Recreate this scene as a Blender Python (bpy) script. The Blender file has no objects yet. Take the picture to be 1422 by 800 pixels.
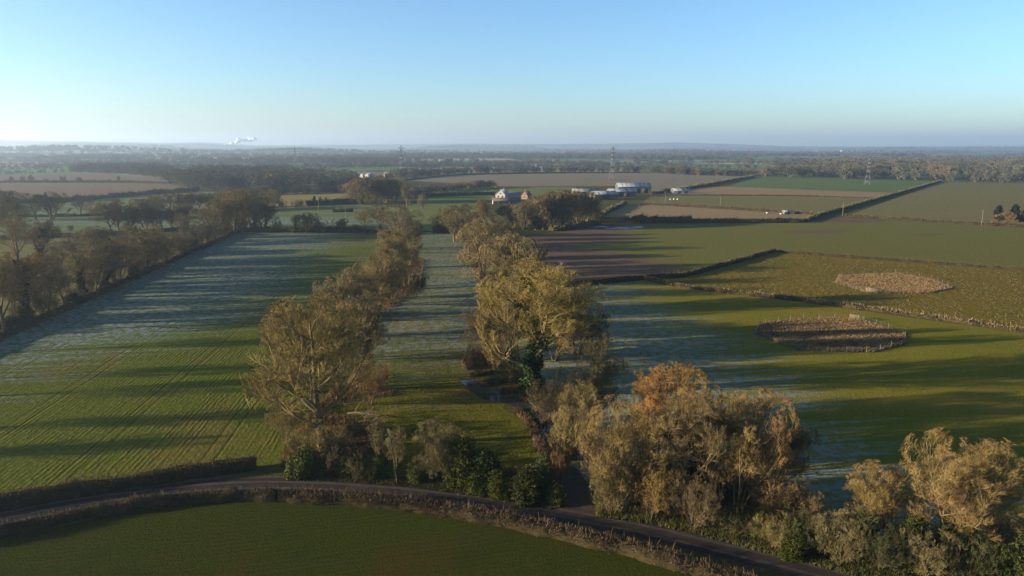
import bpy, math
import numpy as np
sc = bpy.context.scene
COL = sc.collection

# ------------------------------------------------------------------ camera, sky, sun, exposure
cam_d = bpy.data.cameras.new('camera'); cam = bpy.data.objects.new('camera', cam_d); COL.objects.link(cam)
cam_d.sensor_width = 36.0; cam_d.lens = 24.05; cam_d.clip_start = 0.5; cam_d.clip_end = 40000
cam.location = (0, 0, 45.0); cam.rotation_euler = (math.radians(90 - 11.657), 0, 0)
sc.camera = cam

SUN_AZ = math.radians(99.0)          # the sun stands to the left and a little behind the camera
SUN_EL = math.radians(10.0)
world = bpy.data.worlds.new('World'); sc.world = world; world.use_nodes = True
wn = world.node_tree; wn.nodes.clear()
sky = wn.nodes.new('ShaderNodeTexSky'); sky.sky_type = 'NISHITA'; sky.sun_disc = False
sky.sun_elevation = SUN_EL; sky.sun_rotation = -SUN_AZ
sky.altitude = 100; sky.air_density = 1.0; sky.dust_density = 0.6; sky.ozone_density = 4.0
bg = wn.nodes.new('ShaderNodeBackground'); bg.inputs['Strength'].default_value = 0.068
wo = wn.nodes.new('ShaderNodeOutputWorld')
wn.links.new(sky.outputs[0], bg.inputs[0]); wn.links.new(bg.outputs[0], wo.inputs[0])

sun_d = bpy.data.lights.new('sun', 'SUN'); sun = bpy.data.objects.new('sun', sun_d); COL.objects.link(sun)
sun_d.energy = 5.0; sun_d.angle = math.radians(0.5); sun_d.color = (1.0, 0.84, 0.64)
sx, sy, sz = -math.sin(SUN_AZ) * math.cos(SUN_EL), math.cos(SUN_AZ) * math.cos(SUN_EL), math.sin(SUN_EL)
from mathutils import Vector
sun.rotation_euler = Vector((sx, sy, sz)).to_track_quat('Z', 'Y').to_euler()

vs = sc.view_settings
vs.view_transform = 'Standard'; vs.look = 'None'; vs.gamma = 1.0; vs.use_curve_mapping = False
vs.exposure = 2.1
cy = sc.cycles
cy.max_bounces = 5; cy.diffuse_bounces = 2; cy.glossy_bounces = 2; cy.volume_bounces = 0; cy.transparent_max_bounces = 4
cy.use_denoising = True; cy.denoiser = 'OPENIMAGEDENOISE'; cy.denoising_input_passes = 'RGB_ALBEDO_NORMAL'; cy.denoising_prefilter = 'NONE'
cy.sample_clamp_indirect = 4.0

# ------------------------------------------------------------------ helpers
SHADE = math.radians(9.0)            # direction in which shadows run on the ground, from +X towards +Y

def link(o, parent=None):
    COL.objects.link(o)
    if parent is not None: o.parent = parent
    return o

def mesh_np(name, V, F, mat=None, smooth=False):
    """V (n,3) floats, F (m,k) indices or a list of such arrays"""
    me = bpy.data.meshes.new(name)
    Fs = F if isinstance(F, list) else [F]
    V = np.ascontiguousarray(V, dtype=np.float32)
    me.vertices.add(len(V)); me.vertices.foreach_set('co', V.ravel())
    loops = np.concatenate([np.asarray(f, dtype=np.int32).ravel() for f in Fs])
    tot = np.concatenate([np.full(len(f), np.asarray(f).shape[1], dtype=np.int32) for f in Fs])
    start = np.concatenate([[0], np.cumsum(tot)[:-1]]).astype(np.int32)
    me.loops.add(len(loops)); me.loops.foreach_set('vertex_index', loops)
    me.polygons.add(len(tot)); me.polygons.foreach_set('loop_start', start)
    if smooth: me.polygons.foreach_set('use_smooth', np.ones(len(tot), dtype=bool))
    if mat: me.materials.append(mat)
    me.update(calc_edges=True); me.validate()
    return me

class Acc:
    """collects quads for one mesh"""
    def __init__(s): s.V = []; s.Q = []; s.n = 0
    def add(s, V, Q):
        s.V.append(np.asarray(V, dtype=np.float64)); s.Q.append(np.asarray(Q, dtype=np.int64) + s.n); s.n += len(V)
    def box(s, x0, x1, y0, y1, z0, z1):
        s.hexa([(x0,y0,z0),(x1,y0,z0),(x1,y1,z0),(x0,y1,z0),(x0,y0,z1),(x1,y0,z1),(x1,y1,z1),(x0,y1,z1)])
    def hexa(s, c):
        s.add(c, [(0,3,2,1),(4,5,6,7),(0,1,5,4),(1,2,6,5),(2,3,7,6),(3,0,4,7)])
    def bar(s, a, b, w):
        a = np.array(a, float); b = np.array(b, float); d = b - a; d /= np.linalg.norm(d)
        r = np.array([0,0,1.]) if abs(d[2]) < .9 else np.array([1.,0,0])
        u = np.cross(d, r); u /= np.linalg.norm(u); v = np.cross(d, u)
        q = [a+w*(-u-v)/2, a+w*(u-v)/2, a+w*(u+v)/2, a+w*(-u+v)/2]
        s.hexa(q + [k + (b-a) for k in q])
    def mesh(s, name, mat=None, smooth=False):
        return mesh_np(name, np.concatenate(s.V), np.concatenate(s.Q), mat, smooth)

def tag(o, label=None, category=None, group=None, kind=None):
    if label: o['label'] = label
    if category: o['category'] = category
    if group: o['group'] = group
    if kind: o['kind'] = kind
    return o

def obj(name, me, parent=None, mat=None):
    o = link(bpy.data.objects.new(name, me), parent)
    if mat is not None:
        o.material_slots[0].link = 'OBJECT'; o.material_slots[0].material = mat
    return o

def empty(name, loc, rz=0.0, scale=(1, 1, 1)):
    o = link(bpy.data.objects.new(name, None))
    o.location = loc; o.rotation_euler = (0, 0, rz); o.scale = scale; o.empty_display_size = 0.3
    return o

def nrm(a): return a / np.maximum(np.linalg.norm(a, axis=-1, keepdims=True), 1e-9)

ORD = ['first', 'second', 'third', 'fourth', 'fifth', 'sixth', 'seventh', 'eighth', 'ninth', 'tenth', 'eleventh', 'twelfth',
       'thirteenth', 'fourteenth', 'fifteenth', 'sixteenth', 'seventeenth', 'eighteenth', 'nineteenth', 'twentieth',
       'twenty-first', 'twenty-second', 'twenty-third', 'twenty-fourth', 'twenty-fifth', 'twenty-sixth', 'twenty-seventh',
       'twenty-eighth', 'twenty-ninth', 'thirtieth']

# ------------------------------------------------------------------ materials
class NT:
    def __init__(s, name):
        s.m = bpy.data.materials.new(name); s.m.use_nodes = True
        s.t = s.m.node_tree; s.t.nodes.clear()
        s.out = s.n('ShaderNodeOutputMaterial'); s.b = s.n('ShaderNodeBsdfPrincipled')
        s.l(s.b.outputs[0], s.out.inputs[0])
        s.b.inputs['Roughness'].default_value = 0.95; s.b.inputs['Specular IOR Level'].default_value = 0.0
        s._pos = None
    def n(s, t, **k):
        q = s.t.nodes.new(t)
        for a, v in k.items(): setattr(q, a, v)
        return q
    def l(s, a, b): s.t.links.new(a, b)
    def pos(s):
        if s._pos is None: s._pos = s.n('ShaderNodeNewGeometry').outputs['Position']
        return s._pos
    def mapped(s, rot, scale, loc=(0, 0, 0)):
        m1 = s.n('ShaderNodeMapping'); m1.vector_type = 'POINT'; m1.inputs['Rotation'].default_value = (0, 0, -rot); s.l(s.pos(), m1.inputs[0])
        m2 = s.n('ShaderNodeMapping'); m2.inputs['Scale'].default_value = scale; m2.inputs['Location'].default_value = loc; s.l(m1.outputs[0], m2.inputs[0])
        return m2.outputs[0]
    def noise(s, scale, detail=4, rough=.55, vec=None, dist=0.0):
        q = s.n('ShaderNodeTexNoise'); q.inputs['Scale'].default_value = scale; q.inputs['Detail'].default_value = detail
        q.inputs['Roughness'].default_value = rough; q.inputs['Distortion'].default_value = dist
        s.l(vec if vec is not None else s.pos(), q.inputs['Vector'])
        return q.outputs['Fac']
    def ramp(s, fac, stops, interp='LINEAR'):
        q = s.n('ShaderNodeValToRGB'); e = q.color_ramp.elements; q.color_ramp.interpolation = interp
        while len(e) < len(stops): e.new(0.5)
        for k, (p, c) in enumerate(stops):
            e[k].position = p; e[k].color = (c, c, c, 1) if isinstance(c, (int, float)) else (*c, 1)
        s.l(fac, q.inputs[0]); return q.outputs[0]
    def mix(s, fac, a, b, blend='MIX'):
        q = s.n('ShaderNodeMix'); q.data_type = 'RGBA'; q.blend_type = blend
        for i, v in ((0, fac), (6, a), (7, b)):
            if isinstance(v, (int, float)): q.inputs[i].default_value = v
            elif isinstance(v, tuple): q.inputs[i].default_value = (*v, 1)
            else: s.l(v, q.inputs[i])
        return q.outputs[2]
    def math(s, op, a, b=0.0, c=None):
        q = s.n('ShaderNodeMath'); q.operation = op
        for i, v in enumerate((a, b, c)):
            if v is None: continue
            if isinstance(v, (int, float)): q.inputs[i].default_value = v
            else: s.l(v, q.inputs[i])
        return q.outputs[0]
    def rng(s, v, a, b, c=0.0, d=1.0, smooth=True):
        q = s.n('ShaderNodeMapRange'); q.interpolation_type = 'SMOOTHSTEP' if smooth else 'LINEAR'
        for i, k in enumerate((a, b, c, d)): q.inputs[i + 1].default_value = k
        s.l(v, q.inputs[0]); return q.outputs[0]
    def along(s, dx, dy, ox=0, oy=0):
        """signed distance of the shading point along a ground direction, from a ground point"""
        q = s.n('ShaderNodeVectorMath'); q.operation = 'DOT_PRODUCT'; q.inputs[1].default_value = (dx, dy, 0); s.l(s.pos(), q.inputs[0])
        return s.math('SUBTRACT', q.outputs['Value'], ox * dx + oy * dy)
    def bump(s, height, strength, dist=0.1):
        q = s.n('ShaderNodeBump'); q.inputs['Strength'].default_value = strength; q.inputs['Distance'].default_value = dist
        s.l(height, q.inputs['Height']); s.l(q.outputs[0], s.b.inputs['Normal'])
    def color(s, c):
        if isinstance(c, tuple): s.b.inputs['Base Color'].default_value = (*c, 1)
        else: s.l(c, s.b.inputs['Base Color'])
        return s.m

FROST = (0.140, 0.168, 0.162)

def ground_mat(name, base, patch=None, patch_scale=.03, rows=None, frost=None, bump=.5, bscale=1.2, tuft=None, fine=.35):
    """base (dark, light): fine grain; patch ((colour), amount): larger irregular patches; rows (angle, spacing, strength, soil colour);
    frost: callable giving a mask socket; tuft: (colour, scale, threshold) scattered tussocks"""
    k = NT(name)
    g = k.noise(bscale, 6, .65)
    col = k.ramp(g, [(.3, base[0]), (.7, base[1])])
    hgt = g
    for c, a, sc_, lo in (patch or []):
        m = k.noise(sc_, 5, .6, dist=.6)
        col = k.mix(k.math('MULTIPLY', k.rng(m, lo, lo + .16), a), col, c)
    if tuft:
        t = k.noise(tuft[1], 3, .6)
        col = k.mix(k.rng(t, tuft[2], tuft[2] + .12), col, tuft[0])
        hgt = k.math('ADD', hgt, k.math('MULTIPLY', t, 1.5))
    if rows:
        ang, sp, st, soil = rows
        v = k.mapped(ang, (1, 1, 1))
        w = k.n('ShaderNodeTexWave'); w.wave_type = 'BANDS'; w.bands_direction = 'Y'
        w.inputs['Scale'].default_value = 0.314 / sp; w.inputs['Distortion'].default_value = 3.0; w.inputs['Detail'].default_value = 3
        w.inputs['Detail Scale'].default_value = 1.2; w.inputs['Detail Roughness'].default_value = .7
        k.l(v, w.inputs['Vector'])
        broken = k.math('MULTIPLY', k.rng(k.noise(.10, 4), .3, .62), k.rng(k.noise(1.0, 3, .6, vec=k.mapped(ang, (.12, .9, 1))), .35, .6))
        gap = k.math('MULTIPLY', k.math('MULTIPLY', k.math('SUBTRACT', 1.0, w.outputs['Fac']), st), broken)
        col = k.mix(gap, col, soil)
        hgt = k.math('ADD', hgt, k.math('MULTIPLY', k.math('MULTIPLY', w.outputs['Fac'], .32), broken))
        # paired wheel tracks left by the sprayer
        sx_ = k.n('ShaderNodeSeparateXYZ'); k.l(v, sx_.inputs[0])
        pp = k.math('PINGPONG', k.math('ADD', sx_.outputs[1], k.math('MULTIPLY', k.noise(.05, 2), 1.2)), 9.0)
        tr = k.rng(k.math('ABSOLUTE', k.math('SUBTRACT', pp, .95)), .34, .16)
        col = k.mix(k.math('MULTIPLY', tr, .35), col, soil); hgt = k.math('SUBTRACT', hgt, k.math('MULTIPLY', tr, .3))
    if frost:
        m = k.math('MULTIPLY', frost(k), k.rng(k.noise(.55, 7, .78), .43, .57, .12, 1.0))
        col = k.mix(m, col, FROST)
    k.bump(hgt, bump, fine)
    return k.color(col)

def streaks(k, wide=.055, long=.006, seed=0.0):
    """frost lies in long streaks, where tree shade kept the ground cold"""
    a = k.noise(1.0, 6, .68, vec=k.mapped(SHADE, (long, wide, 1), (seed, seed * 1.7, 0)))
    b = k.noise(1.0, 4, .65, vec=k.mapped(SHADE, (long * 3, wide * 4, 1), (seed * 2, seed, 0)))
    return k.math('ADD', k.math('MULTIPLY', a, .55), k.math('MULTIPLY', b, .45))

def twig_mat(name, a, b, tips=None):
    k = NT(name)
    oi = k.n('ShaderNodeObjectInfo').outputs['Random']
    tc = k.n('ShaderNodeTexCoord').outputs['Object']
    n = k.noise(.45, 3, .6, vec=tc)
    col = k.ramp(n, [(.3, a), (.72, b)])
    if tips: col = k.mix(k.rng(k.noise(.2, 2, .5, vec=tc), .42, .6), col, tips)
    hs = k.n('ShaderNodeHueSaturation'); k.l(col, hs.inputs['Color'])
    k.l(k.math('MULTIPLY_ADD', oi, .35, .82), hs.inputs['Value'])
    k.l(k.math('MULTIPLY_ADD', oi, .25, .88), hs.inputs['Saturation'])
    return k.color(hs.outputs[0])

def plain(name, c, rough=.85, var=.2, scale=2.0, spec=.2, metal=0.0):
    k = NT(name); n = k.noise(scale, 5, .6)
    k.b.inputs['Roughness'].default_value = rough; k.b.inputs['Specular IOR Level'].default_value = spec; k.b.inputs['Metallic'].default_value = metal
    return k.color(k.ramp(n, [(.25, tuple(q * (1 - var) for q in c)), (.75, tuple(min(1, q * (1 + var)) for q in c))]))

M = {}
M['bark'] = twig_mat('bark', (.050, .036, .020), (.11, .082, .045))
M['bark_pale'] = twig_mat('bark_pale', (.085, .064, .030), (.17, .13, .066))
M['bark_dead'] = twig_mat('bark_dead', (0.0780, 0.0605, 0.0353), (0.1260, 0.1037, 0.0655))
M['twig_gold'] = twig_mat('twig_gold', (0.0999, 0.0764, 0.0290), (0.1793, 0.1398, 0.0580))
M['twig_tan'] = twig_mat('twig_tan', (0.0970, 0.0746, 0.0337), (0.1697, 0.1315, 0.0619))
M['twig_olive'] = twig_mat('twig_olive', (0.0818, 0.0660, 0.0243), (0.1533, 0.1246, 0.0536))
M['twig_red'] = twig_mat('twig_red', (0.1120, 0.0673, 0.0300), (0.1848, 0.1071, 0.0500), tips=(0.1434, 0.0979, 0.0400))
M['twig_amber'] = twig_mat('twig_amber', (.105, .072, .022), (.185, .130, .044), tips=(.150, .092, .036))
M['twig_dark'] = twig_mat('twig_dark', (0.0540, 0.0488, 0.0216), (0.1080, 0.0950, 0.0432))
M['twig_brown'] = twig_mat('twig_brown', (0.0676, 0.0500, 0.0243), (0.1254, 0.0924, 0.0468))
M['ivy'] = twig_mat('ivy', (0.013, 0.021, 0.007), (0.032, 0.045, 0.014))
M['evergreen'] = twig_mat('evergreen', (0.0160, 0.0207, 0.0047), (0.0513, 0.0541, 0.0113))
M['laurel'] = twig_mat('laurel', (0.0215, 0.0285, 0.0057), (0.0684, 0.0729, 0.0164))
M['laurel'].node_tree.nodes['Principled BSDF'].inputs['Roughness'].default_value = .65
M['laurel'].node_tree.nodes['Principled BSDF'].inputs['Specular IOR Level'].default_value = .06
M['conifer'] = twig_mat('conifer', (0.008, 0.014, 0.008), (0.021, 0.029, 0.014))
M['hedge_core'] = twig_mat('hedge_core', (0.018, 0.014, 0.008), (0.033, 0.027, 0.014))
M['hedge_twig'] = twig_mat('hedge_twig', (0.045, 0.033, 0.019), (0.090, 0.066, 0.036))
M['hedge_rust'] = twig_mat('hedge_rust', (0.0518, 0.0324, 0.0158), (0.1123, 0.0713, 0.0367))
M['hedge_green'] = twig_mat('hedge_green', (0.027, 0.030, 0.011), (0.072, 0.072, 0.027))
M['dry_grass'] = twig_mat('dry_grass', (0.096, 0.066, 0.030), (0.204, 0.150, 0.075))
M['tussock'] = twig_mat('tussock', (.060, .054, .018), (.125, .105, .040))
M['verge_grass'] = twig_mat('verge_grass', (.030, .034, .010), (.085, .072, .028))
M['bracken'] = twig_mat('bracken', (0.0576, 0.0353, 0.0170), (0.1296, 0.0882, 0.0430))
M['wood_post'] = plain('wood_post', (.13, .105, .065), .9, .25, 4)
M['pole_wood'] = plain('pole_wood', (.10, .085, .06), .9, .2, 4)
M['far_wood'] = twig_mat('far_wood', (.07, .058, .036), (.13, .105, .066))

# ------------------------------------------------------------------ the ground, out to the hills on the skyline
def smooth01(t): t = np.clip(t, 0, 1); return t * t * (3 - 2 * t)

def vnoise(x, y, seed):
    r = np.random.default_rng(seed); k = r.normal(size=(7, 2)); ph = r.uniform(0, 6.28, 7)
    return sum(np.sin(x * k[i, 0] + y * k[i, 1] + ph[i]) for i in range(7)) / 4.0

def terrain(x, y):
    x = np.asarray(x, float); y = np.asarray(y, float)
    r = np.hypot(x, y); az = np.degrees(np.arctan2(x, y))
    out = smooth01((r - 1900) / 3500)
    z = out * (7 + 7 * vnoise(x / 900, y / 900, 3) + 5 * vnoise(x / 380, y / 380, 4))
    z = np.maximum(z, 0)
    for cx, cy_, sx_, sy_, h in ((-2350, 3700, 620, 420, 37), (-1300, 4300, 420, 350, 22), (-6600, 8600, 1500, 900, 88), (-3250, 6200, 380, 420, 50),
                                 (-5100, 7600, 900, 700, 45), (3300, 8000, 1300, 700, 30), (5200, 6800, 800, 500, 22), (1500, 5200, 900, 500, 12)):
        z = np.maximum(z, h * np.exp(-((x - cx) / sx_) ** 2 - ((y - cy_) / sy_) ** 2) + z * .4)
    rim_az = np.array([-180, -120, -60, -37, -32, -27, -24, -20, -12, -4, 4, 10, 13, 17, 21, 26, 32, 37, 60, 120, 180])
    rim_h = np.array([70, 85, 70, 112, 105, 84, 92, 55, 62, 78, 72, 80, 96, 72, 46, 40, 34, 44, 60, 80, 70])
    rim = np.interp(az, rim_az, rim_h) * 1.1 + 8 + 6 * vnoise(az / 2.2, r / 1500, 5) + 3 * vnoise(az / .7, r / 800, 6)
    z = np.maximum(z, rim * np.exp(-((r - 11000) / 900) ** 2))
    z = np.maximum(z, .72 * rim * np.exp(-((r - 8300) / 600) ** 2) * smooth01(.5 + vnoise(az / 5, r / 4000, 9)))
    return z

rad = np.concatenate([[0], np.geomspace(20, 1500, 24), np.geomspace(1600, 12600, 110)])
fine_az = np.concatenate([np.linspace(-45, 45, 361), np.linspace(45, 315, 181)[1:-1]])
A, Rr = np.meshgrid(np.radians(fine_az), rad[1:])
gx = Rr * np.sin(A); gy = Rr * np.cos(A); gz = terrain(gx, gy)
V = np.concatenate([np.stack([gx, gy, gz], -1).reshape(-1, 3), [[0, 0, 0]]])
nA = len(fine_az); nR = len(rad) - 1
i, j = np.meshgrid(np.arange(nR - 1), np.arange(nA), indexing='ij'); j2 = (j + 1) % nA
Q = np.stack([i * nA + j, i * nA + j2, (i + 1) * nA + j2, (i + 1) * nA + j], -1).reshape(-1, 4)[:, ::-1]
jj = np.arange(nA); Tt = np.stack([np.full(nA, len(V) - 1), (jj + 1) % nA, jj], -1)

k = NT('countryside')
pn = k.noise(1.0, 3, .5, vec=k.mapped(.3, (.0012, .0026, 1)))
v2 = k.mapped(.22, (.0016, .0044, 0))
vo = k.n('ShaderNodeTexVoronoi'); vo.inputs['Scale'].default_value = 1.0; vo.inputs['Randomness'].default_value = .85; k.l(v2, vo.inputs['Vector'])
sepc = k.n('ShaderNodeSeparateColor'); k.l(vo.outputs['Color'], sepc.inputs[0])
cells = k.ramp(sepc.outputs[0], [(0, (0.0694, 0.1052, 0.0343)), (.2, (0.1109, 0.1301, 0.0458)), (.36, (0.1201, 0.1001, 0.0572)), (.52, (0.0786, 0.1201, 0.0419)), (.66, (0.1756, 0.1602, 0.0915)), (.8, (0.0924, 0.1152, 0.0458)), (.92, (0.2033, 0.2202, 0.1449))], 'CONSTANT')
ve = k.n('ShaderNodeTexVoronoi'); ve.feature = 'DISTANCE_TO_EDGE'; ve.inputs['Randomness'].default_value = .85; ve.inputs['Scale'].default_value = 1.0; k.l(v2, ve.inputs['Vector'])
cells = k.mix(k.rng(ve.outputs['Distance'], .02, .045), (0.0245, 0.0266, 0.0154), cells)
near = k.ramp(k.noise(.5, 6, .65), [(.3, (0.0315, 0.0328, 0.0083)), (.7, (0.0662, 0.0617, 0.0181))])
near = k.mix(k.rng(k.noise(.06, 4, .6), .5, .62), near, (0.0630, 0.0473, 0.0151))
cam_d_ = k.n('ShaderNodeVectorMath', operation='LENGTH'); k.l(k.pos(), cam_d_.inputs[0])
col = k.mix(k.rng(cam_d_.outputs['Value'], 900, 1500), near, cells)
k.bump(k.noise(1.1, 5, .65), .5, .3)
M['countryside'] = k.color(col)
g = obj('ground', mesh_np('ground', V, [Q, Tt], M['countryside'], True)); tag(g, kind='structure')

# ------------------------------------------------------------------ fields, each a sheet of its own a little above the one below
LAYER = [0.02]
def sheet(name, pts, mat, z=None, kind='structure'):
    if z is None: LAYER[0] += 0.006; z = LAYER[0]
    me = bpy.data.meshes.new(name)
    a = sum(pts[i][0] * pts[(i + 1) % len(pts)][1] - pts[(i + 1) % len(pts)][0] * pts[i][1] for i in range(len(pts)))
    if a < 0: pts = pts[::-1]
    me.from_pydata([(x, y, z) for x, y in pts], [], [tuple(range(len(pts)))]); me.materials.append(mat); me.update()
    return tag(obj(name, me), kind=kind)

ROW = math.radians(95.5)            # drill rows run away from the camera, along the left hedge

def frost_left(k):
    d = k.along(.993, .115, -120, 155)                    # metres in from the west hedge
    a = k.rng(d, 75, 0, -.06, .22); b = k.rng(k.along(0, 1, 0, 118), 0, 70, -.17, .07)
    return k.math('MULTIPLY', k.rng(k.math('ADD', streaks(k, .22, .008), k.math('ADD', a, b)), .49, .68), .85)
M['winter_crop'] = ground_mat('winter_crop', ((0.0379, 0.0492, 0.0060), (0.0870, 0.0932, 0.0134)), [((0.0908, 0.0709, 0.0166), .75, .035, .5), ((0.0567, 0.0781, 0.0083), .7, .02, .52)],
    rows=(ROW, .8, .36, (0.0407, 0.0290, 0.0069)), frost=frost_left, bump=.55, bscale=1.1)
def frost_mid(k):
    b = k.rng(k.along(0, 1, 0, 105), 0, 60, -.06, .15)
    return k.math('MULTIPLY', k.rng(k.math('ADD', streaks(k, .26, .010, 3.3), b), .50, .70), .75)
M['meadow'] = ground_mat('meadow', ((0.0426, 0.0454, 0.0049), (0.0934, 0.0792, 0.0097)), [((0.1361, 0.0842, 0.0123), .75, .055, .54), ((0.0426, 0.0547, 0.0042), .7, .04, .5)], frost=frost_mid, bump=.8, bscale=1.8)
def frost_right(k):
    a = k.rng(k.along(1, 0, 20, 0), 0, 70, .24, -.12); b = k.rng(k.along(0, 1, 0, 150), 0, 60, 0, -.08)
    return k.math('MULTIPLY', k.rng(k.math('ADD', streaks(k, .22, .008, 7.1), k.math('ADD', a, b)), .50, .69), .8)
M['pasture'] = ground_mat('pasture', ((0.0700, 0.0666, 0.0081), (0.1451, 0.1180, 0.0173)), [((0.1652, 0.1067, 0.0199), .6, .04, .52), ((0.0799, 0.0854, 0.0095), .6, .03, .5)], frost=frost_right, bump=.8, bscale=1.8)
M['rough_pasture'] = ground_mat('rough_pasture', ((0.0691, 0.0502, 0.0079), (0.1426, 0.0961, 0.0178)), [((0.0691, 0.0644, 0.0091), .7, .03, .53)], tuft=((0.1008, 0.0886, 0.0333), .45, .56), bump=.8, bscale=.7)
def frost_top(k): return k.math('MULTIPLY', k.rng(streaks(k, .05, .004, 1.1), .58, .75), .5)
kk = NT('ploughed_crop')
gr = kk.noise(.8, 6, .65); soil = kk.ramp(gr, [(.3, (.062, .039, .025)), (.7, (.118, .076, .050))])
crop = kk.ramp(gr, [(.3, (0.0661, 0.0727, 0.0126)), (.7, (0.1149, 0.1099, 0.0232))])
mx = kk.rng(kk.math('ADD', kk.noise(.012, 4, .5, vec=kk.mapped(SHADE, (.5, 1.6, 1))), kk.math('ADD', kk.rng(kk.along(1, 0), 20, 110, -.12, .16), kk.rng(kk.along(-.12, .99, 100, 210), 0, 45, -.14, .04))), .49, .57)
kk.bump(gr, .4, .3); M['ploughed_crop'] = kk.color(kk.mix(kk.math('MULTIPLY', mx, .8), soil, crop))
M['crop_near'] = ground_mat('crop_near', ((0.0109, 0.0161, 0.0020), (0.0362, 0.0420, 0.0055)), [((0.0362, 0.0246, 0.0055), .75, .06, .50), ((0.0160, 0.0246, 0.0032), .7, .10, .5)], rows=(math.radians(14), .9, .4, (0.0354, 0.0276, 0.0125)), bump=.9, bscale=3.6)
def fr(a, seed):
    return lambda k: k.math('MULTIPLY', k.rng(streaks(k, .04, .004, seed), .45, .62), a)
M['green_a'] = ground_mat('green_a', ((0.0622, 0.0762, 0.0207), (0.1192, 0.1256, 0.0402)), [((0.1244, 0.0941, 0.0402), .5, .012, .52)], bscale=.3)
M['green_b'] = ground_mat('green_b', ((0.0725, 0.0717, 0.0225), (0.1348, 0.1165, 0.0442)), [((0.1348, 0.0896, 0.0442), .6, .01, .5)], bscale=.3)
M['green_c'] = ground_mat('green_c', ((0.0467, 0.0762, 0.0225), (0.0881, 0.1165, 0.0362)), None, bscale=.3)
M['frost_a'] = ground_mat('frost_a', ((0.0700, 0.0805, 0.0260), (0.1137, 0.1181, 0.0446)), None, frost=fr(.75, 4.0), bscale=.3)
M['frost_b'] = ground_mat('frost_b', ((0.0569, 0.0744, 0.0223), (0.1006, 0.1094, 0.0372)), None, frost=fr(.95, 9.0), bscale=.3)
M['olive'] = ground_mat('olive', ((0.1142, 0.0941, 0.0281), (0.1815, 0.1434, 0.0498)), None, bscale=.3)
M['soil_a'] = ground_mat('soil_a', ((0.0946, 0.0666, 0.0415), (0.1474, 0.1096, 0.0725)), [((0.1210, 0.1056, 0.0587), .6, .008, .52)], bscale=.25)
M['soil_b'] = ground_mat('soil_b', ((0.1040, 0.0851, 0.0546), (0.1560, 0.1305, 0.0843)), [((0.0945, 0.1040, 0.0482), .5, .006, .5)], bscale=.25)
M['stubble'] = ground_mat('stubble', ((0.1323, 0.0926, 0.0465), (0.2079, 0.1464, 0.0764)), [((0.1040, 0.0945, 0.0402), .5, .01, .5)], bscale=.25)
M['verge'] = ground_mat('verge', ((0.0290, 0.0322, 0.0072), (0.0612, 0.0567, 0.0144)), [((0.0837, 0.0547, 0.0180), .7, .12, .5)], frost=lambda k: k.math('MULTIPLY', k.rng(streaks(k, .2, .03, 2.0), .5, .7), k.rng(k.along(1, 0), -22, -32)), bump=.7, bscale=1.6)

sheet('field', [(-106.9, 82.4), (-66.3, 81.1), (-36.6, 91.1), (-30.1, 92.9), (-32.6, 103.3), (-39.1, 123.4), (-37.4, 141.3), (-37.2, 179.6), (-37.3, 230.3), (-44.3, 306.8), (-51.0, 368.4), (-146.4, 368.4), (-122.8, 158.3), (-116.5, 90.6)], M['winter_crop'])
sheet('meadow', [(-50.2, 368.4), (-43.7, 306.8), (-36.8, 230.3), (-36.8, 179.6), (-37.1, 141.3), (-32.6, 103.3), (-30.1, 92.9), (-32.7, 89.5), (-29.2, 88.0), (-15.0, 87.0), (-1.0, 82.8), (8.2, 79.9), (9.0, 88.5), (3.9, 103.3), (2.9, 106.2), (-1.4, 113.8), (0.5, 119.5), (1.4, 141.3), (0.2, 179.6), (-5.2, 230.3), (-15.0, 306.8), (-25.1, 359.1)], M['meadow'])
sheet('pasture', [(5.6, 215.8), (13.8, 217.0), (45.7, 231.6), (57.8, 215.8), (83.5, 199.0), (126.1, 162.8), (172.9, 131.8), (131.3, 70.9), (65.3, 54.8), (40.7, 64.0), (25.0, 74.7), (12.9, 80.6), (9.0, 88.5), (4.0, 106.2), (3.1, 115.9), (1.7, 141.3), (0.6, 179.6)], M['pasture'])
sheet('rough_pasture', [(45.7, 231.6), (60.5, 236.3), (114.2, 294.9), (189.9, 249.8), (276.8, 199.0), (181.7, 127.4), (126.6, 163.5), (83.9, 200.0), (57.9, 216.4)], M['rough_pasture'])
sheet('ploughed_field', [(6.2, 344.4), (31.0, 371.7), (50.6, 403.4), (176.8, 415.2), (215.2, 445.5), (291.7, 388.7), (462.3, 291.9), (302.7, 187.9), (190.5, 250.6), (114.9, 297.0), (60.8, 237.6), (13.9, 218.7), (7.2, 217.0)], M['ploughed_crop'])
sheet('field', [(-90.7, 77.8), (-59.8, 72.3), (-46.8, 79.5), (-35.9, 82.0), (-21.5, 81.1), (-6.3, 77.4), (5.8, 72.6), (18.0, 66.8), (27.2, 58.7), (28.2, 46.7), (-0.5, 31.4), (-51.8, 40.5)], M['crop_near'])
sheet('field', [(77.9, 534.2), (102.8, 547.8), (203.8, 464.9), (178.0, 419.3), (53.5, 419.3), (53.1, 455.0)], M['stubble'])
sheet('field', [(103.5, 551.3), (133.0, 655.9), (262.8, 646.2), (327.4, 609.7), (265.2, 527.7), (208.7, 464.9), (192.2, 470.0)], M['green_b'])
sheet('field', [(133.8, 659.9), (200.6, 765.8), (251.5, 801.1), (387.0, 687.1), (329.2, 613.2), (264.4, 650.0)], M['stubble'])
sheet('field', [(253.3, 807.0), (370.9, 1051.9), (563.8, 919.3), (390.0, 692.6)], M['green_c'])
sheet('field', [(563.7, 909.7), (826.2, 801.1), (543.0, 344.4), (293.0, 390.4), (217.3, 447.8)], M['green_b'])
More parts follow.
